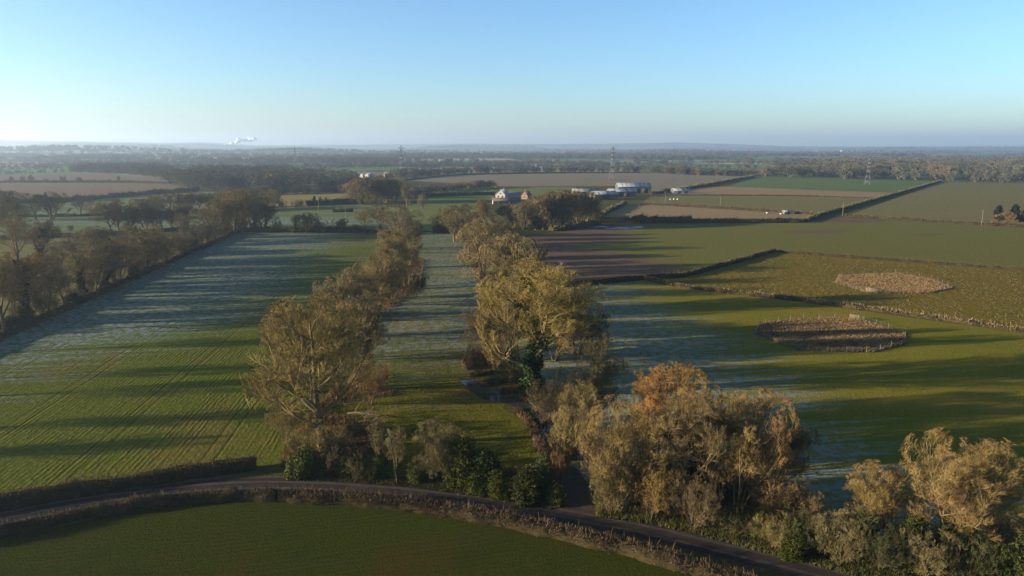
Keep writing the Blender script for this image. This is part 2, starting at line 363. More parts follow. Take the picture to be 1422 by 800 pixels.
sheet('field', [(-149.2, 949.2), (-83.6, 1133.5), (228.5, 1228.8), (369.8, 1064.7), (200.7, 772.6), (139.3, 687.1), (142.5, 808.5), (-9.2, 801.1)], M['soil_b'])
sheet('field', [(-35.5, 666.0), (-9.0, 786.6), (73.0, 786.6), (66.0, 709.6), (16.0, 636.7), (-12.2, 554.9), (-32.6, 554.9)], M['green_a'])
sheet('field', [(-860.2, 816.1), (-653.4, 882.1), (-506.3, 882.1), (-417.9, 847.8), (-339.5, 746.1), (-364.2, 655.9), (-377.4, 585.0), (-424.3, 569.5), (-580.7, 547.8)], M['soil_a'])
sheet('field', [(-1191.1, 1133.5), (-882.9, 1195.3), (-696.7, 1195.3), (-478.5, 959.6), (-430.4, 873.3), (-522.0, 909.7), (-673.6, 909.7), (-893.3, 847.8)], M['soil_a'])
sheet('field', [(-523.2, 547.8), (-413.5, 554.9), (-367.6, 569.5), (-353.6, 636.7), (-323.1, 709.6), (-262.8, 687.1), (-208.4, 521.3), (-274.2, 464.9), (-340.3, 455.0), (-427.1, 445.5)], M['frost_a'])
sheet('field', [(-418.6, 436.4), (-333.4, 445.5), (-268.5, 455.0), (-203.6, 509.0), (-194.5, 485.9), (-181.0, 381.7), (-213.0, 359.1), (-255.2, 338.9), (-307.8, 318.4)], M['frost_b'])
sheet('field', [(-301.1, 311.4), (-251.3, 333.6), (-209.6, 353.1), (-177.8, 374.9), (-190.3, 475.2), (-152.4, 381.7), (-136.5, 249.8), (-130.6, 205.0), (-126.6, 163.5), (-117.6, 115.9)], M['green_b'])
sheet('field', [(-234.0, 687.1), (-156.4, 709.6), (-128.5, 554.9), (-183.2, 527.7)], M['olive'])
sheet('field', [(-181.6, 515.1), (-121.2, 547.8), (-80.7, 509.0), (-53.9, 374.9), (-147.0, 374.9), (-172.8, 455.0)], M['frost_b'])
sheet('field', [(-81.8, 534.2), (-68.0, 585.0), (-14.0, 636.7), (-26.8, 455.0), (-27.6, 368.4), (-51.9, 374.9)], M['green_a'])
sheet('field', [(-89.7, 709.6), (-8.7, 759.2), (-33.0, 562.1), (-79.2, 577.2)], M['green_c'])

# ------------------------------------------------------------------ the lane
def strip(name, left, right, mat, z, kind='structure'):
    n = len(left); V = [(x, y, z) for x, y in left] + [(x, y, z) for x, y in right]
    Q = [(i, i + 1, n + i + 1, n + i) for i in range(n - 1)]
    me = bpy.data.meshes.new(name); me.from_pydata(V, [], Q); me.materials.append(mat); me.update()
    o = obj(name, me); return tag(o, kind=kind)

def resample(P, n):
    P = np.array(P, float)
    # Catmull-Rom through the points, then even spacing
    E = np.vstack([2 * P[0] - P[1], P, 2 * P[-1] - P[-2]]); out = []
    for i in range(1, len(E) - 2):
        t = np.linspace(0, 1, 24, endpoint=False)[:, None]
        a, b, c_, d = E[i - 1], E[i], E[i + 1], E[i + 2]
        out.append(.5 * (2 * b + (c_ - a) * t + (2 * a - 5 * b + 4 * c_ - d) * t ** 2 + (3 * b - a - 3 * c_ + d) * t ** 3))
    C = np.vstack(out + [P[-1:]])
    L = np.concatenate([[0], np.cumsum(np.linalg.norm(np.diff(C, axis=0), axis=1))])
    q = np.linspace(0, L[-1], n)
    return np.stack([np.interp(q, L, C[:, k]) for k in range(P.shape[1])], -1)

def offset(C, d):
    T_ = np.gradient(C, axis=0); T_ /= np.linalg.norm(T_, axis=1)[:, None]
    return C + d * np.stack([-T_[:, 1], T_[:, 0]], -1)

lane = resample([(-79.1, 69.7), (-71.1, 73.7), (-63.6, 77.4), (-56.4, 80.9), (-47.8, 83.2), (-40.0, 85.0), (-32.4, 85.5), (-24.4, 85.0), (-15.4, 83.7), (-6.7, 81.8), (-1.0, 80.3), (4.4, 78.8), (9.5, 76.9), (17.5, 73.7), (26.7, 69.3), (33.3, 66.0), (42.4, 60.6), (51.7, 54.3)], 160)
kk = NT('asphalt'); gg = kk.noise(3.0, 6, .7); w_ = kk.noise(.25, 4, .6)
base = kk.ramp(gg, [(.3, (.020, .016, .013)), (.75, (.038, .030, .025))]); base = kk.mix(kk.rng(w_, .5, .7), base, (.042, .032, .024))
kk.b.inputs['Roughness'].default_value = .75; kk.bump(gg, .25, .05); M['asphalt'] = kk.color(base)
M['mud'] = plain('mud', (.036, .026, .016), .9, .35, 1.2)
strip('verge', offset(lane, 4.2), offset(lane, -4.4), M['verge'], 0.085)
rgm = np.random.default_rng(5)
strip('road_edge', offset(lane, 2.35) + rgm.normal(0, .10, lane.shape), offset(lane, -2.35) + rgm.normal(0, .10, lane.shape), M['mud'], 0.095)
strip('road', offset(lane, 1.95) + rgm.normal(0, .03, lane.shape), offset(lane, -1.95) + rgm.normal(0, .03, lane.shape), M['asphalt'], 0.105)
M['asphalt_worn'] = plain('asphalt_worn', (.036, .029, .023), .9, .4, .9)
for d_ in (-.85, .85):
    strip('wheel_track', offset(lane, d_ + .24) + rgm.normal(0, .05, lane.shape), offset(lane, d_ - .24) + rgm.normal(0, .05, lane.shape), M['asphalt_worn'], 0.111)
# muddy field entrance between the bushes and the clump
sheet('track', [(5.9, 78.5), (9.8, 76.8), (10.5, 80.6), (10.2, 86.0), (9.2, 90.6), (6.2, 92.9), (4.5, 89.5), (6.2, 84.0)], M['mud'], 0.100)

# ------------------------------------------------------------------ the stream in the meadow
kk = NT('stream_water'); kk.b.inputs['Roughness'].default_value = .08; kk.b.inputs['Specular IOR Level'].default_value = .5
kk.bump(kk.noise(2.0, 3, .5), .06, .05); M['stream_water'] = kk.color((.020, .022, .018))
sc_ = resample([(-8.9, 128.3), (-7.7, 125.8), (-5.9, 123.0), (-2.8, 119.9), (0.1, 117.3), (2.4, 113.8), (3.9, 109.3), (4.8, 103.3), (5.5, 95.8)], 50)
wid = 1.3 + 1.9 * np.exp(-((np.linspace(0, 1, 50) - .28) / .14) ** 2)
Lb = np.array([offset(sc_, w)[i] for i, w in enumerate(wid)]); Rb = np.array([offset(sc_, -w)[i] for i, w in enumerate(wid)])
strip('stream', Lb, Rb, M['stream_water'], 0.065)
# ice and standing water in the ploughed field
kk = NT('field_ice'); kk.b.inputs['Roughness'].default_value = .3; M['field_ice'] = kk.color(kk.ramp(kk.noise(.5, 4, .6), [(.35, (.20, .21, .22)), (.65, (.36, .38, .40))]))
def blob(name, cx, cy_, rx, ry, seed, label, cat='ice'):
    r = np.random.default_rng(seed); a = np.linspace(0, 2 * np.pi, 40, endpoint=False)
    q = 1 + .35 * np.sin(a * 3 + r.uniform(0, 6)) + .25 * np.sin(a * 7 + r.uniform(0, 6)) + r.normal(0, .1, 40)
    return sheet(name, [(cx + rx * q[i] * math.cos(a[i]), cy_ + ry * q[i] * math.sin(a[i])) for i in range(40)], M['field_ice'])
for n_, (p_, rx, ry) in enumerate((((51.2, 391.2), 3.5, 2.5), ((57.0, 383.1), 4.5, 2.2), ((63.4, 387.2), 6, 2.6), ((64.9, 381.7), 4, 2), ((70.0, 388.0), 5, 2.2), ((73.1, 391.5), 2.5, 2))):
    blob('ice_sheet', p_[0], p_[1], rx, ry, n_, '')
for n_, (p_, rx, ry) in enumerate((((19.3, 265.8), .5, 3.0), ((17.8, 256.0), .4, 3.2), ((18.6, 248.3), .5, 2.5), ((19.1, 238.3), 1.6, .7))):
    blob('ice_sheet', p_[0], p_[1], rx, ry, 20 + n_, '')

# ------------------------------------------------------------------ growing trees
def tube_np(P, R, sides):
    N, K, _ = P.shape
    Tn = np.gradient(P, axis=1); Tn = nrm(Tn)
    ref = np.zeros_like(Tn); ref[..., 0] = 1; up = np.abs(Tn[..., 0]) > .85; ref[up] = (0, 1, 0)
    u = nrm(np.cross(Tn, ref)); v = np.cross(Tn, u)
    a = np.arange(sides) * 2 * np.pi / sides
    V = P[:, :, None, :] + R[:, :, None, None] * (np.cos(a)[None, None, :, None] * u[:, :, None, :] + np.sin(a)[None, None, :, None] * v[:, :, None, :])
    n, kk, s = np.meshgrid(np.arange(N), np.arange(K - 1), np.arange(sides), indexing='ij'); s2 = (s + 1) % sides
    b = n * K * sides
    Q = np.stack([b + kk * sides + s, b + kk * sides + s2, b + (kk + 1) * sides + s2, b + (kk + 1) * sides + s], -1).reshape(-1, 4)
    return V.reshape(-1, 3), Q

def ribbon_np(P, R, rng):
    N, K, _ = P.shape
    Tn = nrm(P[:, -1] - P[:, 0]); u = nrm(np.cross(Tn, nrm(rng.normal(size=(N, 3)))))[:, None, :] * R[..., None]
    V = np.stack([P - u, P + u], 2).reshape(-1, 3)
    n, kk = np.meshgrid(np.arange(N), np.arange(K - 1), indexing='ij'); b = n * K * 2 + kk * 2
    return V, np.stack([b, b + 1, b + 3, b + 2], -1).reshape(-1, 4)

def march(rng, p0, d, L, K, wig, up):
    P = [p0]; step = (L / (K - 1))[:, None]; d = nrm(d)
    for i in range(K - 1):
        d = nrm(d + rng.normal(0, wig, d.shape) + np.array([0, 0, 1.]) * up); P.append(P[-1] + d * step)
    return np.stack(P, 1)

def children(rng, P, R, L, n, t0, t1, ang, asd, lr, K, wig, up, rr, prof=1.0, rmin=.008):
    N, Kp, _ = P.shape; m = N * n
    pi = np.repeat(np.arange(N), n)
    t = t0 + (t1 - t0) * ((np.tile(np.arange(n), N) + rng.uniform(0, 1, m)) / n)
    fk = t * (Kp - 1); k0 = np.minimum(fk.astype(int), Kp - 2); fr_ = (fk - k0)[:, None]
    p0 = P[pi, k0] * (1 - fr_) + P[pi, k0 + 1] * fr_
    tan = nrm(P[pi, k0 + 1] - P[pi, k0])
    ref = nrm(np.cross(tan, np.array([.31, .17, .93]))); ref2 = np.cross(tan, ref)
    az = np.tile(np.arange(n) * 2.4, N) + rng.uniform(0, 6.28, N)[pi] + rng.normal(0, .5, m)
    perp = np.cos(az)[:, None] * ref + np.sin(az)[:, None] * ref2
    a = np.radians(rng.normal(ang, asd, m))[:, None]
    d = np.cos(a) * tan + np.sin(a) * perp
    Lc = L[pi] * lr * (1 - prof * .55 * (t - t0) / max(t1 - t0, 1e-3)) * rng.uniform(.7, 1.25, m)
    Pc = march(rng, p0, d, Lc, K, wig, up)
    r0 = np.maximum((R[pi, k0] * (1 - fr_[:, 0]) + R[pi, k0 + 1] * fr_[:, 0]) * rr, rmin)
    Rc = r0[:, None] * np.linspace(1, .35, K)[None, :]
    return Pc, Rc, Lc

def grow(seed, H_, stems=1, spread=0.0, trunk_r=.35, wig0=.06, clear=.3, L1=(9, 48, 12, .55, .10), L2=(8, 45, 14, .5, .08),
         L3=(8, 42, 16, .5, .06), tw=(12, 40, 18, .6, .04), twr=.022, droop=0.0, stem_len=1.0, prof=1.0, l1t=1.0):
    """returns trunk (V,Q) and crown (V,Q). Lx: (count, angle, sd, length ratio, upward pull)"""
    rng = np.random.default_rng(seed)
    a = rng.uniform(0, 6.28, stems)
    d0 = np.stack([np.cos(a) * spread, np.sin(a) * spread, np.ones(stems)], -1) + rng.normal(0, .05, (stems, 3))
    p0 = np.stack([np.cos(a), np.sin(a), np.zeros(stems)], -1) * (.35 * (stems > 1))
    L0 = H_ * .72 * stem_len * rng.uniform(.85, 1.1, stems)
    P0 = march(rng, p0, d0, L0, 9, wig0, .02); P0[:, 0, 2] = -.4
    R0 = trunk_r * np.linspace(1, .22, 9)[None, :] * np.ones((stems, 1)); R0[:, 0] *= 1.5
    P1, R1, Ln1 = children(rng, P0, R0, L0, L1[0], clear, l1t, L1[1], L1[2], L1[3], 7, .10, L1[4], .62, prof)
    P2, R2, Ln2 = children(rng, P1, R1, Ln1, L2[0], .22, 1, L2[1], L2[2], L2[3], 5, .12, L2[4], .6)
    P3, R3, Ln3 = children(rng, P2, R2, Ln2, L3[0], .15, 1, L3[1], L3[2], L3[3], 4, .14, L3[4] - droop, .6)
    P4, R4, Ln4 = children(rng, P3, R3, Ln3, tw[0], .1, 1, tw[1], tw[2], tw[3], 3, .09, tw[4] - droop, .6)
    # the tips end on one common dome, as in a crown that has grown against the wind
    tips = P4[:, -1]; cen = np.array([np.median(tips[:, 0]), np.median(tips[:, 1]), np.percentile(tips[:, 2], 38)])
    ra = np.percentile(np.hypot(tips[:, 0] - cen[0], tips[:, 1] - cen[1]), 84); ru = np.percentile(tips[:, 2], 93) - cen[2]; rd = max(cen[2] - .2, .5)
    def dome(P):
        q = (P - cen) / np.array([ra, ra, 1]); q[..., 2] /= np.where(q[..., 2] > 0, ru, rd)
        rho = np.linalg.norm(q, axis=-1, keepdims=True); new = np.where(rho > .7, .72 + .5 * np.tanh((rho - .72) / .5), rho)
        q = q * new / np.maximum(rho, 1e-6); q[..., 2] *= np.where(q[..., 2] > 0, ru, rd)
        return q * np.array([ra, ra, 1]) + cen
    P1, P2, P3, P4 = (np.where(P[..., 2:3] > .3, dome(P.copy()), P) for P in (P1, P2, P3, P4))
    t = Acc(); t.add(*tube_np(P0, R0, 8)); t.add(*tube_np(P1, R1, 5))
    c = Acc(); c.add(*tube_np(P2, np.clip(R2, twr * 1.6, .065), 3)); c.add(*ribbon_np(P3, np.clip(R3, twr * 1.2, twr * 1.8), rng))
    R4 = np.full(P4.shape[:2], twr) * np.array([1, .9, .45])[None, :] * rng.uniform(.7, 1.3, (len(P4), 1))
    c.add(*ribbon_np(P4, R4, rng))
    return t, c, P0, P1

def leaf_quads(rng, C, size, flat=.0):
    n = len(C); nn = nrm(rng.normal(size=(n, 3)) + np.array([0, 0, flat])); r = nrm(rng.normal(size=(n, 3)))
    u = nrm(np.cross(nn, r)); v = np.cross(nn, u); s = (size * rng.uniform(.6, 1.4, n))[:, None]
    V = np.stack([C - u * s * .5, C - v * s * .28 + nn * s * .08, C + u * s * .6, C + v * s * .28 + nn * s * .08], 1).reshape(-1, 3)
    return V, np.arange(n * 4).reshape(-1, 4)

PROTO = {}
def proto(key, tree, bark='bark', twig='twig_gold', ivy=0.0, seed=0):
    t, c, P0, P1 = tree
    V = np.concatenate(c.V); hh = np.percentile(V[:, 2], 99.3)
    ww = 2 * np.percentile(np.hypot(V[:, 0] - np.mean(V[:, 0]), V[:, 1] - np.mean(V[:, 1])), 95)
    parts = [('trunk', t.mesh('trunk', M[bark], True)), ('crown', c.mesh('crown', M[twig]))]
    if ivy:
        rng = np.random.default_rng(seed + 77); n = int(4200 * ivy)
        zt = rng.uniform(0, .55 * ivy + .15, n); kf = zt * 8; k0 = kf.astype(int); s_ = rng.integers(0, len(P0), n)
        cc = P0[s_, k0] + (P0[s_, np.minimum(k0 + 1, 8)] - P0[s_, k0]) * (kf - k0)[:, None]
        a = rng.uniform(0, 6.28, n); rr = (.95 + .35 * np.sin(zt * 25 + a * 2)) * rng.uniform(.45, 1.0, n) * hh / 20 * (1.15 - .7 * zt / (.55 * ivy + .15))
        n1 = n // 2; i1 = rng.integers(0, len(P1), n1); q1 = rng.integers(0, 3, n1)
        c2 = P1[i1, q1] + rng.normal(0, .35 * hh / 20, (n1, 3))
        C = np.concatenate([cc + np.stack([np.cos(a) * rr, np.sin(a) * rr, rng.normal(0, .2, n)], -1), c2])
        V2, Q2 = leaf_quads(rng, C, .34 * hh / 20); parts.append(('ivy', mesh_np('ivy', V2, Q2, M['ivy'])))
    PROTO[key] = (hh, ww, parts)

rngp = np.random.default_rng(2024)
# near trees, fine twigs
N2 = (9, 40, 13, .60, .10); N3 = (8, 38, 14, .60, .13)
proto('spread', grow(11, 20, trunk_r=.30, clear=.18, L1=(16, 46, 12, .58, .06), L2=N2, L3=N3, tw=(20, 36, 15, .95, .20), twr=.0085), 'bark_pale', 'twig_gold')
proto('spread_ivy', grow(12, 22, trunk_r=.38, clear=.26, L1=(16, 50, 12, .60, .06), L2=N2, L3=N3, tw=(20, 36, 15, .95, .20), twr=.0085), 'bark_pale', 'twig_gold', ivy=.75, seed=2)
proto('upright', grow(13, 18, stems=4, spread=.16, trunk_r=.16, clear=.08, L1=(11, 25, 8, .5, .12), L2=(7, 28, 10, .58, .10), L3=(6, 30, 12, .58, .10), tw=(11, 30, 14, .9, .08), twr=.0105), 'bark_pale', 'twig_gold')
proto('round', grow(14, 12, stems=7, spread=.45, trunk_r=.11, clear=.12, L1=(8, 36, 11, .55, .06), L2=(6, 38, 13, .6, .09), L3=(6, 36, 14, .6, .13), tw=(15, 34, 14, .95, .20), twr=.0076), 'bark_pale', 'twig_olive')
proto('round_b', grow(18, 12, stems=5, spread=.36, trunk_r=.12, clear=.12, L1=(11, 40, 12, .55, .06), L2=(6, 38, 13, .6, .09), L3=(6, 36, 14, .6, .13), tw=(15, 34, 14, .95, .20), twr=.0076), 'bark_pale', 'twig_olive')
proto('bushy', grow(15, 9, stems=13, spread=.8, trunk_r=.06, clear=.08, L1=(7, 36, 12, .55, .06), L2=(5, 38, 13, .58, .09), L3=(5, 36, 14, .6, .12), tw=(11, 34, 14, .95, .18), twr=.008), 'bark', 'twig_red')
proto('pollard', grow(16, 10, stems=1, stem_len=.45, trunk_r=.5, clear=.55, L1=(28, 48, 18, 1.5, .10), L2=(6, 26, 9, .5, .08), L3=(6, 28, 10, .55, .06), tw=(10, 30, 13, .85, .05), twr=.011, prof=.2), 'bark_pale', 'twig_tan')
proto('slim', grow(17, 9, stems=2, spread=.12, trunk_r=.09, clear=.22, L1=(11, 34, 10, .42, .10), L2=(6, 38, 12, .55, .08), L3=(6, 38, 14, .58, .06), tw=(9, 38, 16, .9, .05), twr=.009), 'bark_pale', 'twig_olive', ivy=.35, seed=5)
# middle distance, fewer and stouter twigs
proto('mid_spread', grow(21, 16, trunk_r=.32, clear=.22, L1=(13, 46, 12, .6, .06), L2=(8, 42, 14, .6, .05), L3=(6, 42, 15, .6, .04), tw=(10, 42, 17, .95, .03), twr=.0155), 'bark', 'twig_tan')
proto('mid_round', grow(22, 15, stems=3, spread=.22, trunk_r=.2, clear=.12, L1=(10, 42, 12, .58, .08), L2=(6, 42, 14, .6, .06), L3=(6, 42, 15, .6, .05), tw=(9, 42, 17, .95, .04), twr=.0155), 'bark', 'twig_olive')
proto('mid_ivy', grow(23, 17, trunk_r=.34, clear=.3, L1=(12, 44, 12, .55, .08), L2=(8, 42, 14, .6, .06), L3=(6, 42, 15, .6, .05), tw=(9, 42, 17, .95, .04), twr=.0155), 'bark', 'twig_tan', ivy=1.0, seed=9)
proto('mid_upright', grow(24, 17, stems=3, spread=.14, trunk_r=.19, clear=.12, L1=(11, 30, 10, .5, .13), L2=(6, 32, 12, .58, .10), L3=(6, 32, 12, .6, .1), tw=(8, 32, 14, .9, .08), twr=.0165), 'bark_pale', 'twig_tan')
proto('mid_thicket', grow(26, 15, stems=9, spread=.22, trunk_r=.12, clear=.05, L1=(8, 34, 12, .42, .12), L2=(5, 36, 14, .58, .10), L3=(5, 36, 14, .6, .08), tw=(7, 36, 16, .95, .06), twr=.019), 'bark', 'twig_tan')
proto('mid_bush', grow(25, 6, stems=9, spread=.8, trunk_r=.06, clear=.08, L1=(6, 36, 12, .55, .07), L2=(5, 40, 14, .58, .06), L3=(4, 40, 15, .6, .05), tw=(7, 40, 16, .95, .04), twr=.015), 'bark', 'twig_brown')
# far trees
proto('far_tree', grow(31, 14, stems=3, spread=.12, trunk_r=.25, clear=.08, L1=(8, 44, 12, .55, .08), L2=(5, 42, 15, .6, .06), L3=(4, 42, 17, .7, .05), tw=(4, 40, 20, .9, .03), twr=.075), 'bark', 'far_wood')
proto('far_round', grow(32, 12, stems=6, spread=.5, trunk_r=.16, clear=.04, L1=(5, 42, 12, .55, .08), L2=(4, 42, 15, .6, .06), L3=(4, 42, 17, .7, .05), tw=(4, 40, 20, .9, .03), twr=.075), 'bark', 'far_wood')

def evergreen(seed, lobes, n, size, mat, stem_h):
    rng = np.random.default_rng(seed); C = []
    for (x, y, z, r, rz) in lobes:
        m = int(n * r * r / sum(q[3] ** 2 for q in lobes))
        d = nrm(rng.normal(size=(m, 3))); lump = 1 + .24 * np.sin(d[:, 0] * 7 + seed) * np.sin(d[:, 1] * 6 + x) + .2 * np.sin(d[:, 2] * 9 + y + 3 * d[:, 0]) + rng.normal(0, .09, m)
        rad_ = lump * (1 - .45 * rng.uniform(0, 1, m) ** 2.2)
        C.append(np.stack([x + d[:, 0] * r * rad_, y + d[:, 1] * r * rad_, z + d[:, 2] * rz * rad_], -1))
    C = np.concatenate(C); C = C[C[:, 2] > .02]
    V, Q = leaf_quads(rng, C, size, .4)
    t = Acc()
    P = np.array([[(0, 0, -.2), (x * .3, y * .3, z * .4), (x * .8, y * .8, z)] for x, y, z, r, rz in lobes], float)
    t.add(*tube_np(P, np.full(P.shape[:2], .06) * np.array([1.6, 1, .4]), 5))
    return V, Q, t
def proto_green(key, seed, lobes, n, size, mat):
    V, Q, t = evergreen(seed, lobes, n, size, mat, 1)
    PROTO[key] = (np.percentile(V[:, 2], 99), 2 * np.percentile(np.hypot(V[:, 0], V[:, 1]), 96), [('trunk', t.mesh('trunk', M['bark'])), ('foliage', mesh_np('foliage', V, Q, M[mat]))])
proto_green('laurel', 41, [(0, 0, 1.5, 1.4, 1.5), (1.1, .3, 1.0, 1.0, 1.1), (-1.1, -.2, 1.1, 1.0, 1.1), (.3, -1, .9, .9, 1.0), (-.4, .9, 1.3, 1.0, 1.2), (1.3, -.8, .6, .7, .8), (-1.5, .6, .7, .7, .8), (.5, .2, 2.5, .6, .8)], 13000, .18, 'laurel')
proto_green('holly', 42, [(0, 0, 2.2, 1.5, 2.2), (.8, .5, 1.4, 1.2, 1.5), (-.9, -.3, 1.5, 1.1, 1.5), (0, -.6, 3.2, .9, 1.2), (1.2, -.5, .9, .9, 1.0), (-1.1, .7, 1.0, .9, 1.1), (.3, .2, 4.2, .5, .8)], 13000, .18, 'evergreen')
proto_green('dark_bush', 43, [(0, 0, 2.4, 2.2, 2.3), (1.8, .6, 1.8, 1.7, 1.8), (-1.9, .3, 1.9, 1.7, 1.9), (.6, -1.3, 1.6, 1.5, 1.6)], 9000, .34, 'evergreen')
proto_green('pine', 44, [(0, 0, 5.5, 1.9, 2.2), (.7, .3, 3.8, 1.8, 1.6), (-.6, -.4, 4.0, 1.8, 1.6), (0, .3, 7.0, 1.2, 1.4)], 3000, .6, 'conifer')
proto_green('conifer', 45, [(0, 0, 1.0, 1.0, 1.2), (0, 0, 2.2, .75, 1.2), (0, 0, 3.3, .5, 1.1)], 1500, .45, 'conifer')

SKIN = np.random.default_rng(7)
def plant(name, key, x, y, h, w, label, cat, group=None, twig=None, bark=None, z=0.0):
    hh, ww, parts = PROTO[key]
    e = empty(name, (x, y, z), SKIN.uniform(0, 6.28), (w / ww, w / ww, h / hh))
    tag(e, label, cat, group)
    for pn_, me in parts:
        m = twig if pn_ in ('crown', 'foliage') else bark if pn_ == 'trunk' else None
        obj(pn_, me, e, M[m] if m else None)
    return e

# ------------------------------------------------------------------ hedges
def hedge(name, pts, width, height, dens, tl, tw_, core, twig, label, group=None, seed=0, rag=.15, gaps=0.0, single=False, leaf=None):
    rng = np.random.default_rng(seed + 500)
    C = np.array(pts, float); L = np.concatenate([[0], np.cumsum(np.linalg.norm(np.diff(C, axis=0), axis=1))]); tot = L[-1]
    n = max(int(tot / max(width * .6, .8)), 6); C = resample(pts, n)
    prof = [(-.5, 0), (-.56, .35), (-.46, .8), (-.22, 1.0), (.22, 1.0), (.46, .8), (.56, .35), (.5, 0)]
    sw = 1 + .18 * np.sin(np.arange(n) * .9 + seed) + rng.normal(0, rag * .6, n); sh = 1 + .08 * np.sin(np.arange(n) * .37 + seed) + rng.normal(0, rag * .5, n)
    rows_ = [np.column_stack([np.array([offset(C, 1.0)[i] - C[i] for i in range(n)]) * (a * width * .86 * sw)[:, None] + C + rng.normal(0, .04 * width, C.shape), b * height * .9 * sh]) for a, b in prof]
    V = np.concatenate(rows_); m = len(prof)
    Q = [(r * n + i, r * n + i + 1, (r + 1) * n + i + 1, (r + 1) * n + i) for r in range(m - 1) for i in range(n - 1)]
    ends = [[r * n for r in range(m)][::-1], [r * n + n - 1 for r in range(m)]]
    A_ = Acc(); A_.add(V, Q)
    for e in ends: A_.add(V, [(e[0], e[1], e[6], e[7]), (e[1], e[2], e[5], e[6]), (e[2], e[3], e[4], e[5])])
    # twigs standing out of the surface
    N = int(tot * dens); q = rng.uniform(0, n - 1.001, N); i0 = q.astype(int); fq = (q - i0)[:, None]
    c = C[i0] * (1 - fq) + C[i0 + 1] * fq; nv = (offset(C, 1.0) - C)[i0]
    th = rng.uniform(-.05, math.pi + .05, N)
    ca, sa = np.cos(th), np.sin(th)
    ex = np.sign(ca) * np.abs(ca) ** .45 * .5 * width * sw[i0]; ez = np.abs(sa) ** .45 * height * .95 * sh[i0]
    lowz = rng.uniform(0, 1, N) < .5; ez = np.where(lowz & (np.abs(ca) > .5), rng.uniform(.05, 1, N) * height * .95, ez)
    p = np.column_stack([c + nv * ex[:, None], ez]) + rng.normal(0, .06 * width, (N, 3)); p[:, 2] = np.maximum(p[:, 2], .05)
    d = np.column_stack([nv * ca[:, None], sa * .7 + .35]) + rng.normal(0, .45, (N, 3))
    if gaps:
        keep = vnoise(c[:, 0] * .5, c[:, 1] * .5, seed) > -gaps; p = p[keep]; d = d[keep]
    stray = rng.uniform(0, 1, len(p)) < .05; d[stray, 2] += 2.0
    P = march(rng, p - nrm(d) * tl * .3, d, tl * rng.uniform(.5, 1.3, len(p)) * np.where(stray, 2.1, 1), 3, .2, .06)
    R = np.full(P.shape[:2], tw_) * np.array([1, .9, .4]) * rng.uniform(.6, 1.4, (len(P), 1))
    V2, Q2 = ribbon_np(P, R, rng)
    mid = C[n // 2]
    e = empty(name, (mid[0], mid[1], 0)); tag(e, label, 'hedge', group)
    off = np.array([mid[0], mid[1], 0])
    A_.V = [v - off for v in A_.V]
    obj('stems', A_.mesh('stems', M[core], True), e); tag(obj('twigs', mesh_np('twigs', V2 - off, Q2, M[twig]), e), kind='stuff')
    if leaf:
        nl = int(tot * leaf[1]); pk = p[rng.integers(0, len(p), nl)] + rng.normal(0, .12, (nl, 3))
        V3, Q3 = leaf_quads(rng, pk, leaf[2]); tag(obj('leaves', mesh_np('leaves', V3 - off, Q3, M[leaf[0]]), e), kind='stuff')
    return e

# ------------------------------------------------------------------ tufts and undergrowth nobody could count
def inside(poly, P):
    x, y = P[:, 0], P[:, 1]; r = np.zeros(len(P), bool); q = np.array(poly); j = len(q) - 1
    for i in range(len(q)):
        with np.errstate(divide='ignore', invalid='ignore'):
            t = ((q[i, 1] > y) != (q[j, 1] > y)) & (x < (q[j, 0] - q[i, 0]) * (y - q[i, 1]) / (q[j, 1] - q[i, 1]) + q[i, 0])
        r ^= t; j = i
    return r

def tufts(name, poly, n, h, w, mat, label, cat, seed, lean=.35, blades=4, z=.05, clump=0.0):
    rng = np.random.default_rng(seed); q = np.array(poly); lo, hi = q.min(0), q.max(0); P = np.zeros((0, 2))
    while len(P) < n:
        c = rng.uniform(lo, hi, (n * 2, 2)); c = c[inside(poly, c)]
        if clump: c = c[vnoise(c[:, 0] * .35, c[:, 1] * .35, seed) > clump * rng.uniform(-1, 1, len(c))]
        P = np.vstack([P, c])
    P = np.repeat(P[:n], blades, 0); m = len(P); P = P + rng.normal(0, w * 1.6, P.shape)
    hh = h * rng.uniform(.45, 1.25, m); d = rng.normal(0, lean, (m, 2)) * hh[:, None]; a = rng.uniform(0, 6.28, m)
    u = np.stack([np.cos(a), np.sin(a)], -1) * w
    z0 = np.full(m, z)
    V = np.stack([np.column_stack([P - u, z0]), np.column_stack([P + u, z0]), np.column_stack([P + d * .5 + u * .7, z0 + hh * .6]), np.column_stack([P + d, z0 + hh])], 1).reshape(-1, 3)
    o = obj(name, mesh_np(name, V, np.arange(m * 4).reshape(-1, 4), M[mat])); return tag(o, label, cat, kind='stuff')

def band(pts, w, n=30):
    C = resample(pts, n); return [tuple(q) for q in offset(C, w / 2)] + [tuple(q) for q in offset(C, -w / 2)[::-1]]

